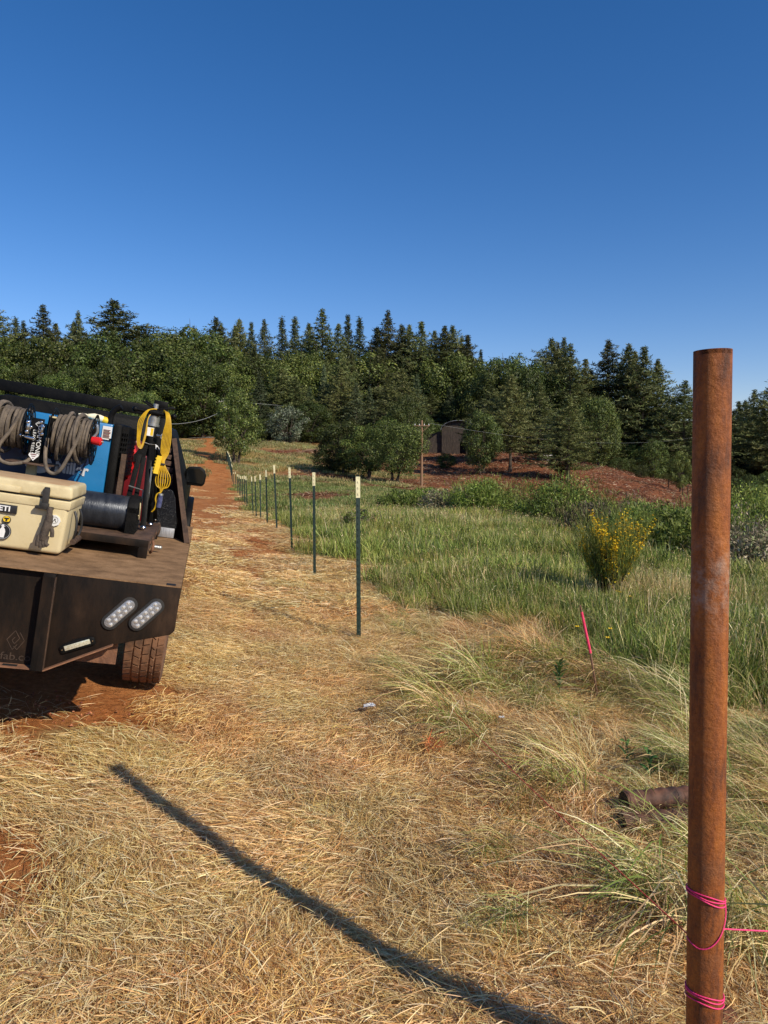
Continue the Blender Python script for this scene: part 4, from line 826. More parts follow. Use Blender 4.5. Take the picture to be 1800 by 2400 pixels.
# ---------------------------------------------------------------- T-posts of the fence line
POSTS = [(840, 838, 6.53, 1507, 1117), (736, 735.5, 10.1, 1359, 1107), (683, 679, 13.1, 1291, 1095.5), (648, 643, 16.8, 1242, 1090), (625.5, 624, 19.5, 1232, 1101.5), (610, 610, 23.7, 1219, 1112), (600, 598, 25.4, 1216.5, 1116), (592.5, 590, 28.4, 1207, 1117), (579, 576.5, 34.7, 1189.5, 1116), (573, 573, 37, 1183, 1114.5), (568, 568.5, 43, 1171.5, 1115.5), (564.5, 564, 48, 1168.6, 1115.5), (561.5, 560.5, 53, 1160.6, 1112.5), (557.5, 557, 58, 1153.4, 1111.5), (553, 552, 62, 1151, 1105.6), (548, 548, 65, 1142, 1107)]
for k in range(12):
    t = k/11; d = 68+t*24; POSTS.append((545-t*14, 545-t*14, d, None, None))
def tpost_meshes(h, lw):
    """T section with studs: dark painted shaft with a cream top band"""
    def prof(mb, z0, z1_, s=1.0):
        a, b, t = .019*lw*s, .019*lw*s, .0045*lw
        mb.box(-a, a, -t, t, z0, z1_); mb.box(-t*.9, t*.9, t+.0006, 2*b, z0, z1_)
    sh = MB(); prof(sh, -.35, h-.19)
    for k in range(int((h-.25)/.055)): z = .08+k*.055; sh.box(-.0055*lw, .0055*lw, -.0045*lw-.006*lw, -.0046*lw, z, z+.016)
    tp = MB(); prof(tp, h-.19, h, 1.06)
    for k in range(3): z = h-.165+k*.055; tp.box(-.0055*lw, .0055*lw, -.0045*lw-.006*lw, -.0046*lw, z, z+.016)
    return sh, tp
a, b = tpost_meshes(1.5, 1.0); t0 = thing('fence_post', '', 'fence post', group='green T-posts of the fence line')
psh, ptp = a.build('shaft', 'post', t0, smooth=False), b.build('painted_top', 'posttip', t0, smooth=False)
for i, (bx, tx, d, by, ty) in enumerate(POSTS):
    x, y = X(bx, d), d; zb = z1(x, y)
    if i == 0: r = t0; kids = []
    else:
        r = t0.copy(); COL.objects.link(r)
        for ch in (psh, ptp): c_ = ch.copy(); COL.objects.link(c_); c_.parent = r
    zt = zpy(ty, d) if ty else zb+1.5+random.uniform(-.06, .06); s = (zt-zb)/1.5
    r.location = (x, y, zb); r.scale = (1, 1, s) if d < 30 else (1.1+.004*d, 1.1+.004*d, s)
    r.rotation_euler = (random.gauss(0, .006), (X(tx, d)-x)/1.5, R_(10)+random.gauss(0, .12))
    lab = 'green T-post with a cream top, '
    r['label'] = lab+('nearest of the fence line' if i == 0 else ('%s from the near end' % ORD[i] if i < 16 else 'far tiny one where the line climbs')); r['category'] = 'fence post'; r['group'] = 'green T-posts of the fence line'

# ---------------------------------------------------------------- rusty pipe post, twine, string line
PX, PY, PR = .789, 1.70, .0418
pz0, ptop = -.35, 1.928
mb = MB(); n = 64
ln = (-.0201, 0.0)
def pc_(z): return Vector((PX+(z-.5)*ln[0], PY, z))
o = MB(); o.tube([pc_(pz0+(ptop-pz0)*i/30)-Vector((PX, PY, 0)) for i in range(31)], PR, n, caps=False)
o.ring(pc_(ptop-.01)-Vector((PX, PY, 0)), pc_(ptop+.001)-Vector((PX, PY, 0)), PR, PR-.006, n)
po = o.build('pipe_post', 'pipe'); po.location = (PX, PY, 0); tag(po, 'tall rusty steel pipe post standing upright at the right', 'pipe post')
def wrap(z0, sag, turns, ph, r=.0016, tiltx=0., n=40):
    pts = []
    for i in range(int(n*turns)+1):
        a = ph+2*math.pi*i/n; q = i/n; z = z0+sag*math.cos(a+math.pi/2*0+tiltx)+q*.006+.0015*math.sin(a*3.1+ph*40)
        c_ = pc_(z); pts.append((c_.x+(PR+.0022)*math.cos(a), c_.y+(PR+.0022)*math.sin(a), z))
    return pts
# pixel heights: upper wrap about 2045 left to 2080 centre, low loop to 2232, lower wraps about 2350
def zpx(py, dd=1.66): return zpy(py, dd)
t1 = thing('pink_twine', 'bright pink twine wound round the rusty pipe above, one end running off right', 'twine', (PX, PY, zpx(2110)))
off1 = (PX, PY, zpx(2110)); mbt = MB()
for k in range(3): mbt.tube(wrap(zpx(2118+k*5), .016, 1.0, .1*k, tiltx=2.6+.15*k), .0016, 6)
mbt.build('wrap', 'pink', t1, off1)
lp = []
for i in range(33):
    a = -math.pi*.02-math.pi*i/32; q = i/32; z = zpx(2125)-(zpx(2125)-zpx(2228))*math.sin(min(1, q*1.35)*math.pi/2)+.03*max(0, q-.74)*4*.25
    c_ = pc_(z); lp.append((c_.x+(PR+.003)*math.cos(a), c_.y+(PR+.003)*math.sin(a), z))
MB().tube(lp, .0015, 6).build('loop', 'pink', t1, off1)
e0 = pc_(zpx(2196)); MB().tube([(e0.x+PR*.9, e0.y-.01, e0.z), (e0.x+.4, e0.y+.03, e0.z-.045), (e0.x+2.2, e0.y+.15, e0.z-.25)], .0019, 6).build('running_end', 'pink', t1, off1)
t2 = tag((lambda m_: m_)(MB().tube(wrap(zpx(2352), .012, 1.0, 0, tiltx=2.5), .0017, 6).tube(wrap(zpx(2358), .012, 1.0, .2, tiltx=2.6), .0016, 6).tube(wrap(zpx(2372), .015, 1.0, .2, tiltx=2.4), .0015, 6).build('pink_twine', 'pink')), 'bright pink twine wound low round the rusty pipe near the ground', 'twine')
# string line lying over the grass from the pipe to the nearest T-post
A_ = pc_(zpx(2235)); Bq = Vector((X(985, 5.2, 1590), 5.2, 0)); Bq.z = z1(Bq.x, Bq.y)+.10; pts = []
for i in range(40):
    q = i/39; p = Vector((A_.x-PR*.7, A_.y+PR*.7, A_.z)).lerp(Bq, q); p.z -= .03*math.sin(math.pi*q); pts.append(p)
tag(MB().tube(pts, .0017, 6).build('string_line', 'redline'), 'thin red string line stretched low over the grass from the pipe toward the posts', 'string')

# ---------------------------------------------------------------- survey stake, drain pipes, scraps, flowers, weeds
d = 4.95; x = X(1408, d, 1640); zb = z1(x, d); H_ = zpy(1418, d)-zb; lean = X(1365, d)-x
st = thing('survey_stake', 'thin leaning metal stake with its top half painted pink in the grass', 'stake', (x, d, zb))
MB().tube([(-lean*.25*0, 0, -.1), (lean*.5, 0, H_*.5)], .008, 10).build('shaft', 'stakewood', st)
MB().tube([(lean*.5, 0, H_*.5), (lean*.93, 0, H_*.93)], [.0095, .0095], 10).build('painted_top', 'pinkpaint', st)
MB().tube([(lean*.93, 0, H_*.93), (lean, 0, H_)], [.0093, .006], 10).build('tip', 'stakewood', st)
def drain(p0, p1, r, label):
    mid = (Vector(p0)+Vector(p1))/2; o = thing('drain_pipe', label, 'drain pipe', (mid.x, mid.y, z1(mid.x, mid.y)), 0, 'muddy corrugated drain pipes behind the rusty post'); L = (Vector(p1)-Vector(p0)).length; d_ = (Vector(p1)-Vector(p0)).normalized()
    mb = MB(); n_ = int(L/.012); pts = [Vector(p0)+d_*L*i/n_+Vector((0, 0, .01*math.sin(i*.05))) for i in range(n_+1)]
    mb.tube(pts, [r*(1+.07*math.sin(i*2*math.pi/5)) for i in range(n_+1)], 24, caps=False); mb.build('hose_wall', 'drain', o, (mid.x, mid.y, z1(mid.x, mid.y)))
    MB().tube([Vector(p0)-d_*.002, Vector(p0)+d_*.12], [r*.93, r*.9], 24, caps=True).build('open_end', 'inner', o, (mid.x, mid.y, z1(mid.x, mid.y)))
dd = 3.27; a0 = X(1462, dd, 1890); zz = z1(a0, dd)
drain((a0, dd, zz+.07), (a0+.50, dd+.10, zz+.05), .046, 'upper of two muddy corrugated drain pipes lying behind the rusty post')
drain((a0-.05, dd-.12, zz+.03), (a0+.44, dd-.03, zz+.0), .046, 'lower of two muddy corrugated drain pipes, half buried in grass')
def crumple(px, d, s, label, lift=.07):
    x = X(px, d); z = z1(x, d)+lift; mb = MB(); g = 5; vs = [((i/g-.5)*s+random.gauss(0, s*.08), (j/g-.5)*s*.8+random.gauss(0, s*.08), random.uniform(0, s*.3)) for j in range(g+1) for i in range(g+1)]
    mb.add(vs, [(j*(g+1)+i, j*(g+1)+i+1, (j+1)*(g+1)+i+1, (j+1)*(g+1)+i) for j in range(g) for i in range(g)]); o = mb.build('plastic_scrap', 'litter', smooth=False); o.location = (x, d, z); tag(o, label, 'litter')
crumple(866, 4.55, .075, 'small crumpled white plastic scrap lying on the straw'); crumple(1182, 4.35, .035, 'tiny white scrap caught in the grass beside the string')
for i, (px, py, d, zf) in enumerate([(1453, 1387, 7.6, .34), (1460, 1389, 7.6, .34), (1484, 1399, 7.4, .34), (1433, 1496, 5.4, .34), (1439, 1475, 5.5, .36), (1360, 1470, 5.6, .36), (1431, 1490, 5.5, .3)][:6]):
    x = X(px, d); zb = z1(x, d); zt = zpy(py, d); o = thing('yellow_flower', ['yellow wildflower under the blossoming broom, left of the pair', 'yellow wildflower under the blossoming broom, right of the pair', 'lone small yellow flower right of the pair under the broom', 'lower yellow flower right of the pink stake', 'upper yellow flower right of the pink stake', 'yellow flower just left of the pink stake'][i], 'flower', (x, d, zb), 0, 'yellow wildflowers in the grass')
    h = max(.15, zt-zb); MB().tube([(0, 0, 0), (.02, .01, h*.6), (0, 0, h)], .002, 5).build('stem', M['grassstem'] if 'grassstem' in M else 'post', o)
    mb = MB(); 
    for k in range(6): a = k*math.pi/3; mb.add([(0, 0, h), (.016*math.cos(a-.5), .016*math.sin(a-.5), h+.006), (.021*math.cos(a), .021*math.sin(a), h+.012), (.016*math.cos(a+.5), .016*math.sin(a+.5), h+.006)], [(0, 1, 2, 3)])
    mb.build('petals', 'yellow', o, smooth=False)
def weed(px, d, h, label, nl=9, lw=.02):
    x = X(px, d); z = z1(x, d); o = thing('broadleaf_weed', label, 'weed', (x, d, z), 0, 'leafy weeds in the dry grass')
    MB().tube([(0, 0, 0), (.01, 0, h*.5), (-.01, 0, h)], .0028, 5).build('stem', 'post', o)
    k = np.arange(nl*2); ro = np.stack([k*0, k*0, h*(.3+.7*k/(nl*2))], -1)
    link('leaves', blade_mesh('leaves', ro, k*2.4, np.full(nl*2, 1.1), U(nl*2, -.2, .7), U(nl*2, h*.22, h*.42), U(nl*2, lw*.7, lw*1.2), pal(nl*2, [(.07, .16, .04), (.10, .20, .05)]), 4, roll=U(nl*2, -.4, .4)), o)
weed(1318, 4.9, .26, 'dark leafy weed left of the foot of the pink stake', 12, .018); weed(1540, 3.6, .20, 'slim green weed with long leaves above the muddy pipes', 4, .022); weed(1483, 3.8, .18, 'small bright green sprout left of the weed above the pipes', 3, .018)
# orange paint mark and clods
def p_paint(pl): n = 120; ro = disc(n, .055); ro[:, 2] = U(n, .02, .07); return blade_mesh('painted_straw', ro, U(n, 0, 6.28), U(n, 0, .9), U(n, -.4, .3), U(n, .03, .10), U(n, .002, .004), pal(n, pl), 2)
for (px, d, pl, lb) in ((1018, 3.98, [(.80, .24, .07), (.72, .30, .10), (.76, .51, .20), (.76, .51, .20)], 'orange marking paint sprayed on a patch of straw'), (800, 4.2, [(.75, .28, .20), (.76, .42, .22), (.76, .51, .20), (.76, .51, .20)], 'faint pink marking paint sprayed on the straw')):
    x = X(px, d); o = link('paint_mark', p_paint(pl)); o.location = (x, d, z1(x, d)); o.scale = (1.0, 1.3, 1) if 'orange' in lb else (1.7, .8, .8); tag(o, lb, 'paint mark')
for i, (px, d, r) in enumerate([(1690, 1.98, .05), (1735, 2.05, .065), (1640, 2.15, .04), (1785, 1.9, .05), (1370, 2.0, .035)]):
    x = X(px, d); mb = MB().ball((0, 0, 0), r*.8, 14, (1.2, .9, .6)); mb.v = [tuple(Vector(v)*(1+.35*noise.noise(Vector(v)*30+Vector((i, 0, 0))))) for v in mb.v]
    o = mb.build('dirt_clod', 'dirtclod'); o.location = (x, d, z1(x, d)+r*.2); tag(o, ['red dirt clod beside the foot of the rusty pipe', 'largest red dirt clod right of the rusty pipe', 'small red clod just behind the rusty pipe', 'red dirt clod at the lower right corner', 'small red clod in the straw left of the rusty pipe'][i], 'dirt clod', 'red dirt clods by the pipe')

# ================================================================ the truck and what it carries (all in the truck's frame)
def tthing(name, label, cat, base, group=None): return thing(name, label, cat, mw=TM @ Matrix.Translation(base), group=group)
tb = (-1.02, 1.3, -.86)
trk = tthing('flatbed_truck', 'black flatbed work truck with dusty steel deck, seen from behind at the left', 'truck', tb)
B = lambda mb, name, mats, **k: mb.build(name, mats, k.pop('parent', trk), k.pop('off', tb), **k)
XL = -2.05
B(MB().box(XL, 0, 0.0, 2.65, -.006, 0), 'deck', 'deck')
# tail skirt: outline with its stepped lower edge
B(MB().prism([(0, -.007), (0, -.215), (-.018, -.237), (-.269, -.311), (-.556, -.461), (-.556, -.007)], 1, -.002, .006), 'tail_skirt', 'skirt', bevel=.0015)
B(MB().prism([(XL, -.007), (XL, -.215), (XL+.018, -.237), (XL+.269, -.311), (XL+.556, -.461), (XL+.556, -.007)], 1, -.002, .006), 'tail_skirt', 'skirt', bevel=.0015)
cp_ = MB().box(XL+.61, -.61, .035, .042, -.461, -.007); cpo = B(cp_, 'receiver_panel', 'skirt')
B(MB().box(-.609, -.557, -.028, .045, -.461, -.0065), 'rib', 'skirt', bevel=.002)
B(MB().box(XL+.557, XL+.609, -.028, .045, -.461, -.0065), 'rib', 'skirt', bevel=.002)
lip = MB().bar((-.269, -.014, -.309), (-.556, -.014, -.459), .034, .006, (.46, 0, .88)); B(lip, 'bottom_lip', 'dustlip')
sl = MB(); sl.box(XL+.61, -.61, -.022, .033, -.461, -.455); slo = B(sl, 'step_plate', 'dustlip')
for k in range(9): MB().box(-.735-.105*k+.0, -.672-.105*k, -.008, .018, -.4548, -.4535).build('slot', 'inner', slo, tb, smooth=False)
B(MB().box(-.6095, -.5565, -.0315, -.0285, -.461, -.02), 'rib_edge', 'skirt'); B(MB().box(-.5585, -.5545, -.0315, -.005, -.455, -.02), 'lit_edge', 'brownsteel')  # second box: lighter strip that paints the lit right edge of the rib
B(MB().box(-.07, -.027, .008, .05, .0005, .002), 'deck_slot', 'inner', smooth=False)
# engraved letters and diamond mark on the receiver panel
def on_rear(x, y, z, rz=0): return Matrix.Translation((x, y, z)) @ Matrix.Rotation(math.pi/2, 4, 'X') @ Matrix.Rotation(rz, 4, 'Z')
M['engrave'] = pm('engraved_line', two((.03, .019, .012), (.07, .042, .027)), 20, .9)
text_mesh('lettering', 'fab.co', .050, 'engrave', on_rear(-.690, .0345, -.424), cpo, .0006, False, 1.12, off=tb)
def poly_line(mb, pts, wd, y): 
    for p, q in zip(pts[:-1], pts[1:]): mb.bar((p[0], y, p[1]), (q[0], y, q[1]), wd, .0015, (0, 1, 0))
em = MB(); ex, ez, es = -.703, -.345, .034
poly_line(em, [(ex-es, ez), (ex-.002, ez+es*1.3), (ex+.02, ez+.01), (ex, ez-.018), (ex-.012, ez-.002), (ex, ez+.014)], .003, .034)
poly_line(em, [(ex-es, ez), (ex-.006, ez-es*1.35), (ex+.012, ez-.02)], .003, .034); poly_line(em, [(ex+.018, ez+es*1.1), (ex+es*1.2, ez), (ex+.014, ez-es*1.3), (ex-.002, ez-.03)], .003, .034)
em.build('emblem', 'engrave', cpo, tb, smooth=False)
def oval_light(cx, cz, ang, L, wd):
    def stad(l, w_): 
        h = l/2-w_/2; return [(h+w_/2*math.cos(a), w_/2*math.sin(a)) for a in [-math.pi/2+math.pi*i/10 for i in range(11)]]+[(-h-w_/2*math.cos(a), -w_/2*math.sin(a)) for a in [-math.pi/2+math.pi*i/10 for i in range(11)]]
    ca, sa = math.cos(ang), math.sin(ang); tr = lambda P: [(cx+p[0]*ca-p[1]*sa, cz+p[0]*sa+p[1]*ca) for p in P]
    bz = B(MB().prism(tr(stad(L+.026, wd+.026)), 1, -.012, -.0025), 'light', 'rubber', bevel=.003)
    ln_ = MB().prism(tr(stad(L, wd)), 1, -.0155, -.0121).build('lens', 'lens', bz, tb, bevel=.0035)
    cups = MB()
    for i in range(5):
        for s_ in (-1, 1):
            p = tr([(-(L-.05)/2+(L-.05)*i/4+s_*.004, s_*wd*.22)])[0]; cups.cyl((p[0], -.0153, p[1]), (p[0], -.0172, p[1]), .0095, .007, 12); cups.ball((p[0], -.0172, p[1]), .0042, 8)
    cups.build('led', 'led', bz, tb)
a_ = math.atan2(.113, .067)
oval_light(-.260, -.158, R_(50), .168, .050); oval_light(-.139, -.150, R_(50), .168, .050)
oval_light(XL+.260, -.158, R_(130), .168, .050); oval_light(XL+.139, -.150, R_(130), .168, .050)
def work_light(cx, cz, ang):
    ca, sa = math.cos(ang), math.sin(ang); tr = lambda P: [(cx+p[0]*ca-p[1]*sa, cz+p[0]*sa+p[1]*ca) for p in P]
    out_ = [(-.079, -.018), (-.07, -.024), (.07, -.024), (.079, -.018), (.079, .012), (.06, .021), (0, .027), (-.06, .021), (-.079, .012)]
    o_ = B(MB().prism(tr(out_), 1, -.014, -.0025), 'work_light', 'black', bevel=.003)
    MB().prism(tr([(-.058, -.012), (.058, -.012), (.058, .011), (-.058, .011)]), 1, -.0165, -.0143).build('lens', 'ledy', o_, tb, bevel=.001)
    for s_ in (-1, 1): p = tr([(s_*.0695, -.003)])[0]; MB().cyl((p[0], -.0145, p[1]), (p[0], -.0175, p[1]), .0045, .0035, 8).build('screw', 'chrome', o_, tb)
work_light(-.425, -.325, math.atan2(.069, .155)); work_light(XL+.425, -.325, -math.atan2(.069, .155))
# side rails, cross members and frame under the deck
B(MB().box(-.009, -.001, .02, 2.65, -.105, -.0065), 'side_rail', 'skirt'); B(MB().box(XL+.001, XL+.009, .02, 2.65, -.105, -.0065), 'side_rail', 'skirt')
fm = MB()
for xx in (-1.42, -.66): fm.box(xx, xx+.08, .05, 5.2, -.42, -.2)
for k in range(6): fm.box(XL+.05, -.05, .2+k*.45, .26+k*.45, -.19, -.01)
fm.box(-1.5, -.56, .06, .2, -.45, -.3); fm.cyl((-1.9, 1.3, -.45), (-.15, 1.3, -.45), .05, n=12); fm.ball((-1.02, 1.3, -.45), .17, 14); fm.box(-1.85, -.25, .045, .055, -.42, -.02)
fm.box(-1.9, -.15, .7, .78, -.34, -.02)
B(fm, 'frame', 'rust')
B(MB().bar((-.6, .55, -.30), (-.6, 1.9, -.40), .065, .05).bar((-.24, .72, -.44), (-.60, .62, -.34), .06, .05).cyl((-.27, .70, -.40), (-.19, .70, -.40), .035, n=12), 'spring_hanger', 'rust')
B(MB().bar((-1.44, .55, -.30), (-1.44, 1.9, -.40), .065, .05), 'spring_hanger', 'rust')
def wheel(xc, yc, zc, side):
    """all-terrain tyre with real tread blocks"""
    Rw, W_ = .402, .225; o_ = B(MB().ring((xc-W_*.35, yc, zc), (xc+W_*.35, yc, zc), .235, .2, 32), 'wheel', 'black')
    mb = MB(); pr_ = [(-.5, .80), (-.53, .88), (-.50, .955), (-.42, .975), (.42, .975), (.50, .955), (.53, .88), (.5, .80), (.42, .62), (-.42, .62)]; n_ = 64; vs_ = []
    for i in range(n_):
        a = 2*math.pi*i/n_
        for p, q in pr_: vs_.append((xc+p*W_, yc+Rw*q*math.cos(a), zc+Rw*q*math.sin(a)))
    m_ = len(pr_); mb.add(vs_, [(i*m_+k, i*m_+(k+1) % m_, ((i+1) % n_)*m_+(k+1) % m_, ((i+1) % n_)*m_+k) for i in range(n_) for k in range(m_)])
    nb = 38; cols_ = [(-.50, -.29), (-.26, -.07), (-.04, .15), (.18, .29), (.32, .50)]
    rg = random.Random(int(xc*100)); 
    for ci, (u0, u1) in enumerate(cols_):
        ph = (ci % 2)*.5+rg.uniform(-.1, .1)
        for i in range(nb):
            a0_ = 2*math.pi*(i+ph)/nb; sp_ = 2*math.pi/nb*rg.uniform(.74, .86); sk = (.022 if ci in (1, 3) else -.018)
            r0_, r1_ = Rw*.968, Rw*(1.0 if 0 < ci < 4 else .992); v = []
            for r_ in (r0_, r1_):
                ins = 0 if r_ == r0_ else .004
                for u, s1 in ((u0, -1), (u1, 1)):
                    for t_ in (0, 1):
                        aa = a0_+sp_*t_+sk*s1+(.012 if (t_ and s1 > 0 and ci == 2) else 0); v.append((xc+u*W_-s1*ins*.6, yc+r_*math.cos(aa), zc+r_*math.sin(aa)))
            mb.add(v, [(0, 1, 3, 2), (4, 6, 7, 5), (0, 4, 5, 1), (2, 3, 7, 6), (0, 2, 6, 4), (1, 5, 7, 3)])
    mb.build('tyre', 'tyre', o_, tb, ang=30)
    MB().cyl((xc+side*W_*.1, yc, zc), (xc+side*W_*.3, yc, zc), .2, .19, 24).cyl((xc+side*W_*.3, yc, zc), (xc+side*W_*.42, yc, zc), .06, .05, 16).build('rim', 'zinc', o_, tb)
wheel(-.165, 1.29, -.482, 1); wheel(-1.885, 1.29, -.482, -1); wheel(-.20, 4.75, -.482, 1); wheel(-1.84, 4.75, -.482, -1)
# headache rack: top rail, posts, mesh side, sloping wings
B(MB().box(-1.76, -.31, 2.16, 2.24, .838, .916), 'headache_rack_rail', 'black', bevel=.006)
B(MB().box(-.39, -.31, 2.165, 2.235, 0.001, .837).box(-1.76, -1.68, 2.165, 2.235, 0.001, .837), 'rack_post', 'black', bevel=.004)
B(MB().box(-1.679, -.391, 2.18, 2.22, .02, .30), 'rack_panel', 'black')
for s_, xx in ((1, 0), (-1, XL)):
    sx_ = lambda q: xx+s_*q
    vs_ = [(sx_(-.004), 1.58, .001), (sx_(-.225), 2.14, .70), (sx_(-.27), 2.2, .745), (sx_(-.27), 2.30, .745), (sx_(-.275), 2.30, .001)]
    v2 = [(p[0]-s_*.016, p[1], p[2]) for p in vs_]
    mbw = MB().add(vs_+v2, [(0, 1, 2, 3, 4), (9, 8, 7, 6, 5)]+[(i, 5+i, 5+(i+1) % 5, (i+1) % 5) for i in range(5)]); B(mbw, 'rack_wing', 'blackrough', smooth=False)
    B(MB().bar((sx_(-.02), 1.575, .004), (sx_(-.232), 2.135, .70), .035, .006, (0, 1, 0)), 'wing_flange', 'brownsteel')
slat = MB()
for k in range(6): z_ = .375+k*.047; slat.bar((-.29+.0, 2.05, z_), (-.185-.018*k*.6, 2.05, z_-.004), .004, .034)
B(slat, 'louvre', 'brownsteel')
B(MB().box(-.40, -.285, 2.245, 2.255, 0.001, .62), 'side_panel', 'black')
# cab ahead of the rack
cab = MB(); X0, X1 = -1.97, -.10
prof = [(X0, -.35), (X1, -.35), (X1-.01, .22), (X1-.24, .80), (X1-.36, .835), (X0+.36, .835), (X0+.24, .80), (X0+.01, .22)]
cab.prism(prof, 1, 2.95, 4.9); cabo = B(cab, 'cab', 'black', bevel=.02)
MB().prism([(X1-.33, .30), (X1-.44, .70), (X0+.44, .70), (X0+.33, .30)], 1, 2.935, 2.95).build('rear_window', 'darkglass', cabo, tb)
MB().box(X0+.02, X1-.02, 4.9, 6.0, -.30, .22).build('hood', 'black', cabo, tb, bevel=.05)
fl = MB(); fl.prism([(4.75+.52*math.cos(a), -.40+.50*math.sin(a)) for a in [math.pi*i/14 for i in range(15)]]+[(4.75-.45*math.cos(a), -.40+.43*math.sin(a)) for a in [math.pi*i/14 for i in range(15)]], 0, -.13, -.045); fl.build('fender', 'black', cabo, tb, bevel=.01)
mi = MB(); mo = [(-.160, .275), (-.135, .262), (.02, .268), (.04, .30), (.045, .38), (.02, .44), (-.03, .462), (-.135, .447), (-.168, .41)]
mi.prism(mo, 1, 4.05, 4.16); mio = B(mi, 'side_mirror', 'black', bevel=.012)
MB().prism([(-.145, .292), (.012, .294), (.028, .32), (.028, .37), (.008, .42), (-.03, .442), (-.125, .428), (-.148, .40)], 1, 4.042, 4.0485).build('mirror_glass', 'glass', mio, tb)
MB().box(-.32, -.155, 4.09, 4.13, .275, .32).build('mirror_arm', 'black', mio, tb)

# ---- blue engine driven welder
base = (-.95, 1.6, .0); wl = tthing('welder_generator', 'big blue engine driven welder with dark corner panel on the truck bed', 'welder', base)
W = lambda mb, name, mats, parent=None, **k: mb.build(name, mats, parent or wl, base, **k)
W(MB().box(-1.72, -.57, 1.3, 1.95, .09, .723), 'body', 'blue', bevel=.012)
W(MB().box(-.5695, -.512, 1.292, 1.94, .08, .735), 'end_panel', 'blackrough', bevel=.02)
vt = MB()
for k in range(9): vt.box(-.5115, -.470, 1.31, 1.9, .43+k*.031, .437+k*.031)
for k in range(3): vt.box(-.5005+k*.013, -.4965+k*.013, 1.305, 1.309, .42, .70)
vt.box(-.5115, -.475, 1.33, 1.88, .40, .72); W(vt, 'vent_grille', 'blackrough')
W(MB().box(-.62, -.5, 1.28, 1.30, .0, .085).box(-1.7, -1.58, 1.28, 1.3, 0, .085).box(-1.72, -.50, 1.4, 1.9, 0, .085), 'base_frame', 'black')
nv = [(-1.70, .12), (-.90, .12)]+[(-.90+.25*t_, .12+.36*(t_**.62)) for t_ in [i/12 for i in range(1, 13)]]+[(-.66, .52), (-1.70, .52)]
W(MB().prism(nv, 1, 1.2965, 1.2995), 'navy_panel', 'navy', smooth=False)
text_mesh('lettering', 'Miller', .098, 'grey', on_rear(-.775, 1.2962, .405), wl, .0008, True, .92, space=.95, off=base)
lg = MB(); lg.prism([(-.968+.078*math.cos(a), .412+.062*math.sin(a)) for a in [2*math.pi*i/32 for i in range(32)]], 1, 1.2945, 1.2962); lgo = W(lg, 'logo', 'grey', smooth=False)
lb2 = MB()
for k in range(3): lb2.prism([(-1.03+.04*k, .455-.012*k), (-.998+.04*k, .455-.012*k), (-1.02+.04*k, .418-.006*k), (-1.045+.04*k, .418-.006*k)], 1, 1.2935, 1.2944)
W(lb2, 'logo_stripes', 'navy', smooth=False)
W(MB().box(-1.18, -.571, 1.2935, 1.2995, .617, .6205), 'panel_seam', 'navy')
st_ = W(MB().box(-.628, -.572, 1.294, 1.2995, .622, .706), 'warning_label', 'white')
wl2 = MB(); rg = random.Random(3)
for k in range(9): z_ = .63+k*.0062; wl2.mat(k % 3).box(-.622, -.578-rg.uniform(0, .01), 1.293, 1.2938, z_, z_+.0045)
wl2.build('label_print', ['rust', 'brownsteel', 'redcan'], st_, base, smooth=False)
W(MB().cyl((-.575, 1.2895, .628), (-.575, 1.2995, .628), .006, n=8), 'screw', 'black')
ex_ = MB().tube([(-.60, 1.38, .70), (-.60, 1.38, .775), (-.593, 1.375, .80), (-.575, 1.37, .822), (-.545, 1.36, .845)], .018, 14); W(ex_, 'exhaust_pipe', 'blackrough')
W(MB().bar((-.478, 1.29, .0), (-.478, 1.29, .55), .03, .03, (0, 1, 0)), 'frame_post', 'brownsteel', smooth=False)
W(MB().box(-.60, -.50, 1.275, 1.283, .005, .08), 'foot', 'brownsteel')
# glove on top of the welder
gb = (-.67, 1.4, .735)
g_ = tthing('work_glove', 'pale cream and yellow work glove lying on top of the blue welder', 'glove', gb)
mb = MB(); mb.tube([(-.735, 1.36, .752), (-.70, 1.37, .753), (-.665, 1.38, .748), (-.645, 1.385, .745)], [.012, .021, .023, .02], 12); mb.build('hand', 'cream', g_, gb)
mb = MB(); mb.tube([(-.648, 1.385, .745), (-.615, 1.39, .738), (-.60, 1.395, .736)], [.021, .024, .026], 12); mb.build('cuff', 'yellow', g_, gb)
mb = MB()
for k in range(4): mb.tube([(-.735+.002*k, 1.352+k*.014, .752), (-.765+.003*k, 1.345+k*.016, .756), (-.79+.006*abs(k-1), 1.34+k*.017, .752)], [.008, .0075, .005], 8)
mb.build('fingers', 'cream', g_, gb)

# ---- red fuel can behind the welder
rb_ = (-.44, 1.98, 0); rc = tthing('fuel_can', 'dark red plastic fuel can standing between welder and jack stand', 'fuel can', rb_)
mb = MB(); mb.prism([(-.55, .06), (-.36, .06), (-.36, .50), (-.40, .60), (-.48, .66), (-.55, .66)], 1, 1.88, 2.08); mb.build('can', 'redcan', rc, rb_, bevel=.025, segs=3)
MB().tube([(-.50, 1.86, .63), (-.47, 1.84, .56), (-.46, 1.84, .50), (-.485, 1.85, .42), (-.50, 1.87, .38)], .014, 10).build('handle', 'redp', rc, rb_)
MB().cyl((-.45, 1.87, .50), (-.435, 1.82, .505), .028, .026, 14).build('cap', 'redp', rc, rb_)

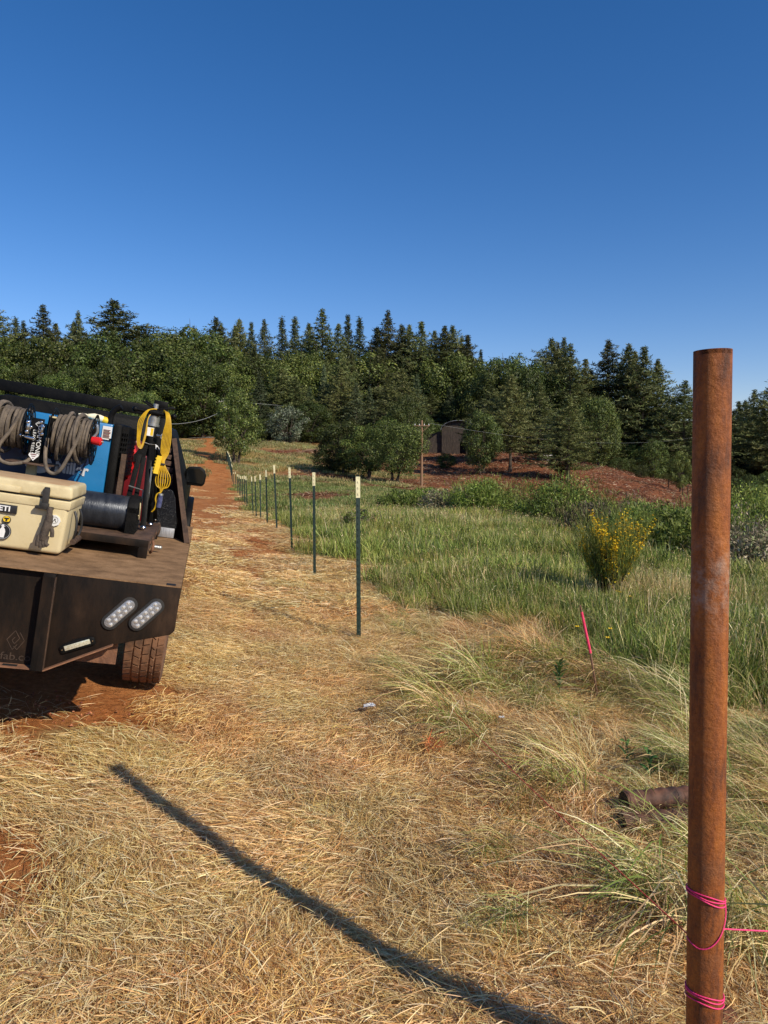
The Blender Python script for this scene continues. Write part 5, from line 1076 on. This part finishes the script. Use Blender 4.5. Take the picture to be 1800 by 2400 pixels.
# ---- lead reels
def reel(xa, xb, yc, zc, label, dang, rn, knob=False):
    bs_ = ((xa+xb)/2, yc, zc-.2); o_ = tthing('cable_reel', label, 'cable reel', bs_, 'welding lead reels'); rw = .118
    MB().cyl((xa, yc, zc), (xb, yc, zc), .06, n=20).build('drum', 'black', o_, bs_)
    for i_, xx in enumerate((xa, xb)):
        fl_ = MB(); n_ = 40
        fl_.ring((xx-.002, yc, zc), (xx+.002, yc, zc), .152, .136, n_); fl_.ring((xx-.002, yc, zc), (xx+.002, yc, zc), .098, .085, n_); fl_.ring((xx-.002, yc, zc), (xx+.002, yc, zc), .052, .012, n_)
        for k in range(12): a = 2*math.pi*k/12; fl_.bar((xx, yc+.05*math.cos(a), zc+.05*math.sin(a)), (xx, yc+.138*math.cos(a), zc+.138*math.sin(a)), .012, .0038, (1, 0, 0))
        fl_.build('flange', 'black', o_, bs_)
    cb = MB(); rg = random.Random(rn); r_ = .0105
    turns = int((xb-xa-.02)/(2*r_)); pts = []
    for lay in range(2):
        rr = .085+lay*.021+.004
        for i in range(turns*26+1):
            a = 2*math.pi*i/26; q = i/(turns*26); q = q if lay == 0 else 1-q
            wv = .004*math.sin(a*.37+rn)+.003*math.sin(a*1.7); pts.append((xa+.012+(xb-xa-.024)*q+wv, yc+(rr+.004*math.sin(a*.53+lay))*math.cos(a), zc+(rr+.004*math.sin(a*.41+lay))*math.sin(a)))
    cb.tube(pts, r_, 7)
    for k in range(3):     # loose turns lying across the others
        xs = rg.uniform(xa+.03, xb-.05); pts = []
        for i in range(27): a = 2*math.pi*i/26+rg.uniform(0, .05); s_ = .135-.006*(k % 2)+.012*max(0, -math.sin(a)); pts.append((xs+.03*math.sin(a*1.0+k)*.8, yc+s_*math.cos(a), zc+s_*1.02*math.sin(a)))
        cb.tube(pts, r_*.98, 7)
    if dang: cb.tube(dang, r_, 8)
    cb.build('cable', 'cable', o_, bs_)
    MB().cyl((xa-.03, yc, zc), (xb+.03, yc, zc), .012, n=12).build('axle', 'zinc', o_, bs_)
    return o_, bs_
def smooth_path(P, n=10):
    P = [Vector(p) for p in P]; P = [P[0]]+P+[P[-1]]; o_ = []
    for i in range(1, len(P)-2):
        for k in range(n):
            t = k/n; o_.append(.5*((2*P[i])+(-P[i-1]+P[i+1])*t+(2*P[i-1]-5*P[i]+4*P[i+1]-P[i+2])*t*t+(-P[i-1]+3*P[i]-3*P[i+1]+P[i+2])*t**3))
    return o_+[P[-2]]
d1 = smooth_path([(-.70, .97, .69), (-.705, .925, .60), (-.735, .91, .50), (-.765, .90, .42), (-.80, .90, .388), (-.84, .90, .41), (-.862, .92, .49), (-.868, .95, .58)])
ro1, b1_ = reel(-.86, -.632, 1.05, .612, 'right hand reel of coiled grey welding cable in front of the blue welder', d1, 3)
kn = MB().cyl((-.628, .93, .612), (-.580, .925, .610), .021, .026, 16).cyl((-.580, .925, .61), (-.572, .924, .61), .026, .018, 16); kn.build('lead_connector', 'redp', ro1, b1_)
MB().cyl((-.572, .924, .61), (-.562, .924, .61), .006, n=8).build('connector_pin', 'zinc', ro1, b1_)
MB().tube(smooth_path([(-.625, .95, .69), (-.612, .93, .70), (-.605, .93, .66), (-.622, .93, .63)]), .008, 8).build('clip', 'zinc', ro1, b1_)
d2 = smooth_path([(-1.02, .92, .70), (-1.05, .905, .60), (-1.10, .90, .50), (-1.09, .89, .43), (-1.04, .885, .408), (-.985, .90, .418), (-.955, .94, .435), (-.945, 1.0, .47)])
ro2, b2_ = reel(-1.235, -.995, 1.05, .612, 'left hand reel of coiled grey welding cable cut by the photo edge', d2, 8)
gcl = MB().tube(smooth_path([(-1.105, .89, .48), (-1.10, .885, .45), (-1.108, .885, .42), (-1.105, .885, .36)]), .007, 8).cyl((-1.105, .885, .40), (-1.105, .885, .33), .018, .018, 12).cyl((-1.105, .885, .335), (-1.105, .885, .329), .028, .028, 14); gcl.build('ground_clamp', 'brownsteel', ro2, b2_)
# the bracket that carries both reels
bb = (-.93, 1.05, .0); rb2 = tthing('reel_bracket', 'black reel bracket with white upright lettering between the two cable reels', 'bracket', bb)
K = lambda mb, name, mats, **k: mb.build(name, mats, rb2, bb, **k)
K(MB().box(-.962, -.896, .955, .96, .43, .685), 'name_plate', 'black', bevel=.001)
K(MB().box(-1.06, -.83, .90, 1.2, .418, .428), 'foot_plate', 'brownsteel', bevel=.002)
K(MB().box(-.955, -.90, .962, 1.14, .43, .66), 'upright', 'black')
K(MB().bar((-.96, 1.10, .415), (-.96, 1.10, .0), .05, .05, (0, 1, 0)), 'stand_leg', 'tan')
vt_ = lambda x, z: on_rear(x, .9545, z, -math.pi/2)
text_mesh('lettering', 'DIAMOND', .034, 'white', vt_(-.913, .555), rb2, .0004, False, 1.1, off=bb); text_mesh('lettering', 'LEAD REELS', .0225, 'white', vt_(-.941, .548), rb2, .0004, False, 1.1, space=1.1, off=bb)
dm = MB(); dx, dz = -.925, .652
for k in range(4):
    p = [(dx-.016, dz), (dx, dz+.014), (dx+.016, dz), (dx, dz-.014)]; q = p[(k+1) % 4]; p = p[k]; dm.bar((p[0], .9542, p[1]), (q[0], .9542, q[1]), .0022, .001, (0, 1, 0))
dm.bar((dx-.008, .9542, dz), (dx, .9542, dz+.007), .0018, .001, (0, 1, 0)).bar((dx, .9542, dz+.007), (dx+.008, .9542, dz), .0018, .001, (0, 1, 0)); K(dm, 'emblem', 'white', smooth=False)
K(MB().prism([(-.952, .483), (-.906, .483), (-.902, .470), (-.929, .440), (-.956, .470)], 1, .952, .9545), 'warning_label', 'white', smooth=False)
K(MB().box(-.945, -.913, .9508, .9518, .474, .479).box(-.940, -.918, .9508, .9518, .464, .468).prism([(-.934, .456), (-.924, .456), (-.929, .448)], 1, .9508, .9518), 'label_print', 'redcan', smooth=False)
tm_ = MB()
for (xx, zz_) in ((-.975, .655), (-.975, .60), (-.892, .64), (-.892, .60), (-1.0, .575), (-.955, .63), (-.905, .665)): tm_.cyl((xx, .945, zz_), (xx, .915, zz_), .009, n=6); tm_.cyl((xx, .915, zz_), (xx, .905, zz_), .0055, n=8)
tm_.cyl((-.992, .93, .572), (-.93, .925, .566), .011, n=10).box(-.985, -.965, .93, .945, .59, .665).box(-.905, -.893, .93, .945, .59, .655); K(tm_, 'terminal', 'chrome', bevel=.001)
hb = (-.845, 1.12, .43); K(MB().tube([(-.872, 1.0, .585), (-.868, .99, .66), (-.862, .985, .705)], [.014, .018, .020], 14), 'hose_nozzle', 'blackrough'); K(MB().ring((-.862, .985, .703), (-.8615, .9845, .711), .021, .010, 18), 'nozzle_rim', 'tan')

# ---- tan hard cooler
cb_ = (-.93, .6, 0); cl = tthing('cooler', 'tan hard shell cooler with black latches and stickers near the truck tail', 'cooler', cb_)
Cc = lambda mb, name, mats, parent=None, **k: mb.build(name, mats, parent or cl, cb_, **k)
cx0, cx1, cy0, cy1 = -1.245, -.618, .395, .80
def taper(mb, z0, z1_, g0, g1):
    vs_ = [(x_, y_, z_) for z_, g in ((z0, g0), (z1_, g1)) for x_, y_ in ((cx0-g, cy0-g), (cx1+g, cy0-g), (cx1+g, cy1+g), (cx0-g, cy1+g))]
    return mb.add(vs_, [(3, 2, 1, 0), (4, 5, 6, 7), (0, 1, 5, 4), (1, 2, 6, 5), (2, 3, 7, 6), (3, 0, 4, 7)])
Cc(taper(MB(), .012, .294, -.006, .012), 'body', 'tan', bevel=.022, segs=4)
Cc(taper(MB(), .246, .292, .013, .018), 'rim', 'tan', bevel=.006, segs=3)
Cc(taper(MB(), .2935, .300, .006, .006), 'gasket', 'badge', bevel=.006)
lid = Cc(taper(MB(), .3015, .368, .020, .014), 'lid', 'tan', bevel=.016, segs=4)
Cc(taper(MB(), .3655, .3705, -.012, -.016), 'lid_top', 'tantop', parent=lid, bevel=.004)
for xx in (-1.135, -.72):
    lt_ = MB(); lt_.box(xx-.016, xx+.016, cy0-.042, cy0-.026, .262, .345).box(xx-.013, xx+.013, cy0-.036, cy0-.02, .335, .352).box(xx-.043, xx+.043, cy0-.046, cy0-.022, .240, .256).box(xx-.02, xx+.02, cy0-.048, cy0-.022, .248, .272); Cc(lt_, 'latch', 'rubber', bevel=.004)
Cc(MB().box(-1.02, -.845, cy0-.0235, cy0-.012, .303, .334), 'lid_tab', 'tan', parent=lid, bevel=.004)
bd = Cc(MB().box(-.985, -.848, cy0-.018, cy0-.006, .194, .236), 'badge', 'badge', bevel=.001)
text_mesh('lettering', 'YETI', .036, 'white', on_rear(-.9165, cy0-.0186, .215), bd, .0006, True, 1.12, off=cb_)
def sticker(cx_, cz_, r_, m_, y_=None, n_=28, poly=None): 
    y_ = y_ or cy0-.0045; P_ = poly or [(cx_+r_*math.cos(2*math.pi*i/n_), cz_+r_*math.sin(2*math.pi*i/n_)) for i in range(n_)]; return MB().prism(P_, 1, y_-.001, y_+.006)
s1 = Cc(sticker(-.889, .160, .0, 'badge', cy0-.0125, poly=[(-.889+(.020 if i % 2 else .0175)*math.cos(2*math.pi*i/40), .160+(.020 if i % 2 else .0175)*math.sin(2*math.pi*i/40)) for i in range(40)]), 'yellow_sticker', 'badge', smooth=False)
Cc(sticker(-.889, .162, .0158, 'yellow', cy0-.0133), 'sticker_print', 'yellow', parent=s1); Cc(MB().box(-.900, -.878, cy0-.0163, cy0-.0135, .164, .170).box(-.893, -.885, cy0-.0163, cy0-.0135, .154, .164).box(-.899, -.879, cy0-.0163, cy0-.0135, .147, .1505), 'sticker_mark', 'badge', parent=s1, smooth=False)
s2 = Cc(sticker(-.902, .098, .040, 'badge', cy0-.0088), 'round_sticker', 'badge'); rgm = MB().ring((-.902, cy0-.0103, .098), (-.902, cy0-.0099, .098), .0365, .0352, 40); Cc(rgm, 'sticker_ring', 'grey', parent=s2, smooth=False)
fg = [(-.010, .068), (.010, .068), (.012, .084), (.014, .098), (.011, .110), (.006, .117), (.004, .1235), (.012, .1245), (.006, .127), (.004, .133), (-.004, .133), (-.006, .127), (-.012, .1245), (-.004, .1235), (-.006, .117), (-.011, .110), (-.014, .098), (-.012, .084)]
Cc(MB().prism([(-.902+x_, z_) for x_, z_ in fg], 1, cy0-.0108, cy0-.010), 'sticker_figure', 'white', parent=s2, smooth=False)
s3 = Cc(MB().prism([(-.690, .166), (-.668, .158), (-.647, .168), (-.640, .186), (-.646, .204), (-.664, .216), (-.682, .214), (-.690, .20)], 1, cy0-.0155, cy0-.006), 'white_sticker', 'white', smooth=False)
pr3 = MB().ring((-.668, cy0-.0163, .190), (-.668, cy0-.0157, .190), .017, .0155, 24).bar((-.678, cy0-.016, .18), (-.662, cy0-.016, .198), .003, .0006, (0, 1, 0)).bar((-.670, cy0-.016, .198), (-.660, cy0-.016, .18), .003, .0006, (0, 1, 0)); Cc(pr3, 'sticker_print', 'badge', parent=s3, smooth=False)
hr = MB().tube(smooth_path([(-.598, .50, .235), (-.582, .495, .19), (-.578, .49, .13), (-.588, .50, .085)]), .0065, 8).tube(smooth_path([(-.598, .66, .235), (-.582, .66, .19), (-.578, .66, .13), (-.588, .65, .085)]), .0065, 8); Cc(hr, 'handle_rope', 'badge')
Cc(MB().cyl((-.584, .49, .075), (-.584, .66, .075), .016, n=12), 'handle_grip', 'brownsteel')
gl_b = (-.70, .35, .15); gv = tthing('leather_glove', 'dark grey leather glove hanging from the right latch of the cooler', 'glove', gl_b)
mb = MB(); y_ = cy0-.052
mb.tube(smooth_path([(-.692, y_+.01, .252), (-.688, y_, .215), (-.686, y_-.004, .185)]), [.014]*10+[.018]*10+[.019], 12); mb.build('cuff', 'glove', gv, gl_b)
mb = MB(); mb.tube(smooth_path([(-.688, y_, .19), (-.694, y_-.004, .155), (-.700, y_-.004, .115), (-.702, y_, .09)]), .021, 14); mb.build('hand', 'glove', gv, gl_b)
mb = MB()
for k in range(4): fx0 = -.722+k*.0125; mb.tube(smooth_path([(fx0, y_-.004+(k % 2)*.006, .11), (fx0-.002, y_-.008, .075), (fx0-.001+.004*k, y_-.006, .050+(.006, 0, .003, .012)[k])]), [.0105]*20+[.007], 10)
mb.tube(smooth_path([(-.674, y_, .160), (-.664, y_-.006, .135), (-.662, y_-.006, .108)]), [.010]*20+[.007], 10); mb.build('fingers', 'glove', gv, gl_b)

# ---- steel channel bench, roller and rubber sheet
bb2 = (-.6, 1.1, 0); bn = tthing('steel_bench', 'low brown steel channel rack on the deck carrying the roller and jack stand', 'steel rack', bb2)
Q = lambda mb, name, mats, **k: mb.build(name, mats, bn, bb2, **k)
Q(MB().box(-1.6, -.2205, .71, 1.64, .098, .104), 'top_plate', 'brownsteel', bevel=.001)
Q(MB().box(-1.6, -.2205, .704, .7095, .064, .104), 'front_flange', 'skirt', bevel=.001)
for yy in (.705, 1.58): Q(MB().box(-.270, -.2215, yy, yy+.05, .0, .0975), 'leg', 'skirt', bevel=.001); Q(MB().box(-1.6, -1.55, yy, yy+.05, .0, .0975), 'leg', 'skirt', bevel=.001)
sd_ = [(.71, .062), (1.64, .062), (1.64, .103), (.71, .103)]; Q(MB().prism([(.712, .045), (1.2, .045), (1.26, .062), (1.64, .062), (1.64, .103), (.712, .103)], 0, -.2200, -.2150), 'side_plate', 'brownsteel')
for k, yy in enumerate((.80, .98, 1.25)): Q(MB().ring((-.2149, yy, .082), (-.2125, yy, .082), .012, .006, 16), 'pin_hole', 'rust')
Q(MB().tube(smooth_path([(-.205, .83, .088), (-.198, .81, .07), (-.2, .80, .04), (-.21, .82, .02)]), .008, 8), 'hook', 'rust')
Q(MB().cyl((-.214, .98, .035), (-.168, .985, .033), .012, n=12).ball((-.166, .985, .033), .0125, 10), 'pin', 'zinc')
rb3 = (-.7, 1.0, .105); rl = tthing('steel_roller', 'thick dark blue black steel pipe lying crosswise with a strap at its end', 'steel pipe', rb3)
MB().cyl((-1.3, 1.0, .210), (-.376, 1.0, .210), .1035, n=48).build('barrel', 'roller', rl, rb3, bevel=.003)
bp_ = [(.885, .105), (.885, .26)]+[(1.0+.115*math.cos(a), .225+.10*math.sin(a)) for a in [math.pi-math.pi*i/12 for i in range(13)]]+[(1.115, .105)]
MB().prism(bp_, 0, -.3755, -.318).build('end_strap', 'blackrough', rl, rb3, bevel=.008)
MB().tube(smooth_path([(-.312, .93, .29), (-.308, .92, .25), (-.31, .96, .19), (-.312, .93, .215)]), .003, 6).build('wire_tie', 'tan', rl, rb3)
lb_ = (-.18, 1.74, 0); rs = tthing('rubber_sheet', 'sparkling black textured liner sheet standing in the deck corner', 'rubber sheet', lb_)
MB().prism([(-.285, .075), (-.10, .072), (-.125, .18), (-.145, .28), (-.17, .335), (-.20, .345), (-.235, .33), (-.27, .25)], 1, 1.735, 1.76).build('sheet', 'liner', rs, lb_, bevel=.006)
MB().box(-.225, -.118, 1.722, 1.745, .004, .072).build('metal_strip', 'alu', rs, lb_, bevel=.003)
MB().tube(smooth_path([(-.232, 1.70, .10), (-.222, 1.69, .07), (-.225, 1.70, .035), (-.235, 1.71, .012)]), [.012]*30+[.010], 8).build('strap_end', 'brownsteel', rs, lb_)

# ---- folding pipe jack stand
jb_ = (-.29, 1.38, .104); js = tthing('jack_stand', 'folded black tripod pipe stand upright on the steel rack', 'pipe stand', jb_)
J = lambda mb, name, mats, **k: mb.build(name, mats, js, jb_, **k)
jx, jy = -.338, 1.36
feet = [(-.291, 1.142), (-.267, 1.386), (-.258, 1.70), (-.40, 1.50)]
for fx0, fy0 in feet[:3]:
    J(MB().bar((fx0, fy0, .118), (jx+(fx0-jx)*.25-.004, jy+(fy0-jy)*.12, .60), .034, .034, (0, 1, 0)), 'leg', 'black', bevel=.003)
    J(MB().ball((fx0, fy0-.006, .123), .019, 12, (1, 1, .8)), 'foot', 'chrome')
J(MB().bar((-.375, 1.25, .14), (-.36, 1.30, .55), .028, .016, (0, 1, 0)).bar((-.425, 1.26, .16), (-.385, 1.31, .60), .03, .022, (0, 1, 0)), 'brace', 'blackrough', bevel=.002)
J(MB().tube([(-.42, 1.24, .36), (-.33, 1.235, .345), (-.328, 1.235, .13)], .0045, 6).tube([(-.30, 1.25, .50), (-.29, 1.22, .16)], .006, 6), 'link_rod', 'zinc')
pl_ = MB(); v_ = [(-.425, 1.30, .555), (-.372, 1.30, .63), (-.345, 1.30, .63), (-.355, 1.30, .50), (-.42, 1.30, .515)]; pl_.prism([(a, c_) for a, b, c_ in v_], 1, 1.295, 1.301); J(pl_, 'gusset', 'blackrough')
J(MB().prism([(-.338, .63), (-.305, .63), (-.292, .50), (-.328, .50)], 1, 1.290, 1.300), 'gusset', 'black')
J(MB().prism([(-.30, .64), (-.278, .60), (-.262, .53), (-.29, .54)], 1, 1.33, 1.34), 'gusset', 'black')
J(MB().cyl((jx, jy, .56), (jx+.001, jy, .755), .038, n=28), 'socket', 'black', bevel=.002)
J(MB().cyl((jx+.001, jy, .7555), (jx+.001, jy, .825), .034, .036, 28).ring((jx, jy, .755), (jx, jy, .768), .041, .034, 28), 'collar', 'zinc')
lbj = J(MB().box(jx-.034, jx+.012, jy-.0405, jy-.034, .69, .745), 'label', 'white'); MB().box(jx-.006, jx+.010, jy-.0415, jy-.0407, .694, .741).build('label_stripe', 'yellow', lbj, jb_)
J(MB().cyl((jx, jy, .8255), (jx, jy, .90), .017, n=16), 'screw', 'zinc')
J(MB().cyl((jx-.115, jy-.03, .845), (jx+.115, jy-.03, .838), .0105, n=12).ball((jx-.12, jy-.03, .845), .0185, 14).ball((jx+.12, jy-.03, .838), .0185, 14).cyl((jx-.03, jy-.03, .843), (jx+.03, jy-.03, .841), .021, .021, 16), 'tee_handle', 'black')
J(MB().bar((jx-.085, jy, .905), (jx+.02, jy, .858), .03, .012).bar((jx-.07, jy+.05, .91), (jx+.03, jy+.05, .866), .03, .012).bar((jx+.12, jy, .893), (jx, jy, .862), .03, .012).bar((jx+.11, jy+.05, .90), (jx+.01, jy+.05, .87), .03, .012), 'vee_head', 'black', bevel=.002)
J(MB().box(jx-.015, jx+.07, jy+.02, jy+.07, .875, .925), 'head_block', 'black', bevel=.004)
cl_ = MB()
for k in range(6): cl_.ring((-.302+k*.011, 1.30, .70), (-.297+k*.011, 1.30, .701), .011 if k % 2 else .009, .006, 12)
cl_.ring((-.255, 1.298, .70), (-.255, 1.292, .70), .024, .018, 20).bar((-.272, 1.293, .692), (-.238, 1.293, .71), .005, .004).bar((-.26, 1.293, .718), (-.25, 1.293, .684), .005, .004); J(cl_, 'chain', 'chrome')
J(MB().prism([(-.302, .645), (-.288, .638), (-.268, .615), (-.276, .603), (-.296, .615)], 1, 1.288, 1.291), 'tag', 'white', smooth=False)
J(MB().tube([(-.375, 1.295, .645), (-.34, 1.31, .638), (-.30, 1.30, .64)], .003, 6), 'wire_tie', 'zinc')
hd_ = MB().bar((-.262, 1.26, .575), (-.272, 1.25, .46), .030, .020, (0, 1, 0))
for k in range(5): hd_.ball((-.279-.002*k, 1.255, .556-k*.020), .0085, 8)
J(hd_, 'yellow_grip', 'yellow', bevel=0)
J(MB().bar((-.285, 1.30, .62), (-.258, 1.265, .578), .012, .03, (0, 1, 0)).bar((-.272, 1.25, .46), (-.29, 1.26, .30), .012, .012, (0, 1, 0)), 'lever', 'black')
# ---- yellow extension cord hung on the stand
cb3 = (-.25, 1.3, .84); yc_ = tthing('extension_cord', 'yellow extension cord looped over the top of the black pipe stand', 'cord', cb3); mb = MB(); rg = random.Random(5)
for k in range(4):
    dx = k*.011; mb.tube(smooth_path([(-.330, 1.34, .868-.003*k), (-.372-.2*dx, 1.30, .85), (-.394-dx*.8, 1.285, .78), (-.402-dx*.6+.002, 1.285, .70), (-.398-dx*.3, 1.285, .645-.008*k), (-.384+dx*.1, 1.29, .625-.006*k), (-.374+dx*.2, 1.30, .70), (-.37, 1.31, .80), (-.34, 1.34, .862)], 8), .0034, 6)
for k in range(7):
    dx = (k-3)*.0095; lo = .335+.012*abs(k-3)+.006*(k % 2)
    mb.tube(smooth_path([(-.29, 1.36, .870-.003*k), (-.262+.3*dx, 1.31, .855), (-.244+dx*.5, 1.285, .80), (-.240+dx*.9, 1.28, .70), (-.238+dx*.8, 1.275, .60), (-.238+dx*.25, 1.265, .535), (-.225+dx*1.5, 1.26, .45), (-.222+dx*1.3, 1.26, .39), (-.225+dx*.2, 1.26, lo)], 8), .0036, 6)
mb.tube(smooth_path([(-.228, 1.26, .345), (-.246, 1.255, .33), (-.250, 1.255, .30), (-.242, 1.255, .27), (-.248, 1.255, .235), (-.262, 1.26, .215)]), .0048, 6)
mb.build('cable', 'cord', yc_, cb3)
MB().box(-.256, -.225, 1.253, 1.283, .520, .532).build('tie', 'rubber', yc_, cb3, bevel=.002)
M['plugblue'] = pm('blue_clear_plug', two((.03, .035, .11), (.10, .11, .20)), 40, .2)
pg = MB().tube([(-.222, 1.25, .335), (-.222, 1.25, .30), (-.224, 1.25, .25)], [.013, .017, .016], 12).build('plug', 'plugblue', yc_, cb3)
MB().cyl((-.222, 1.25, .340), (-.222, 1.25, .329), .016, .017, 12).build('plug_collar', 'zinc', pg, cb3)
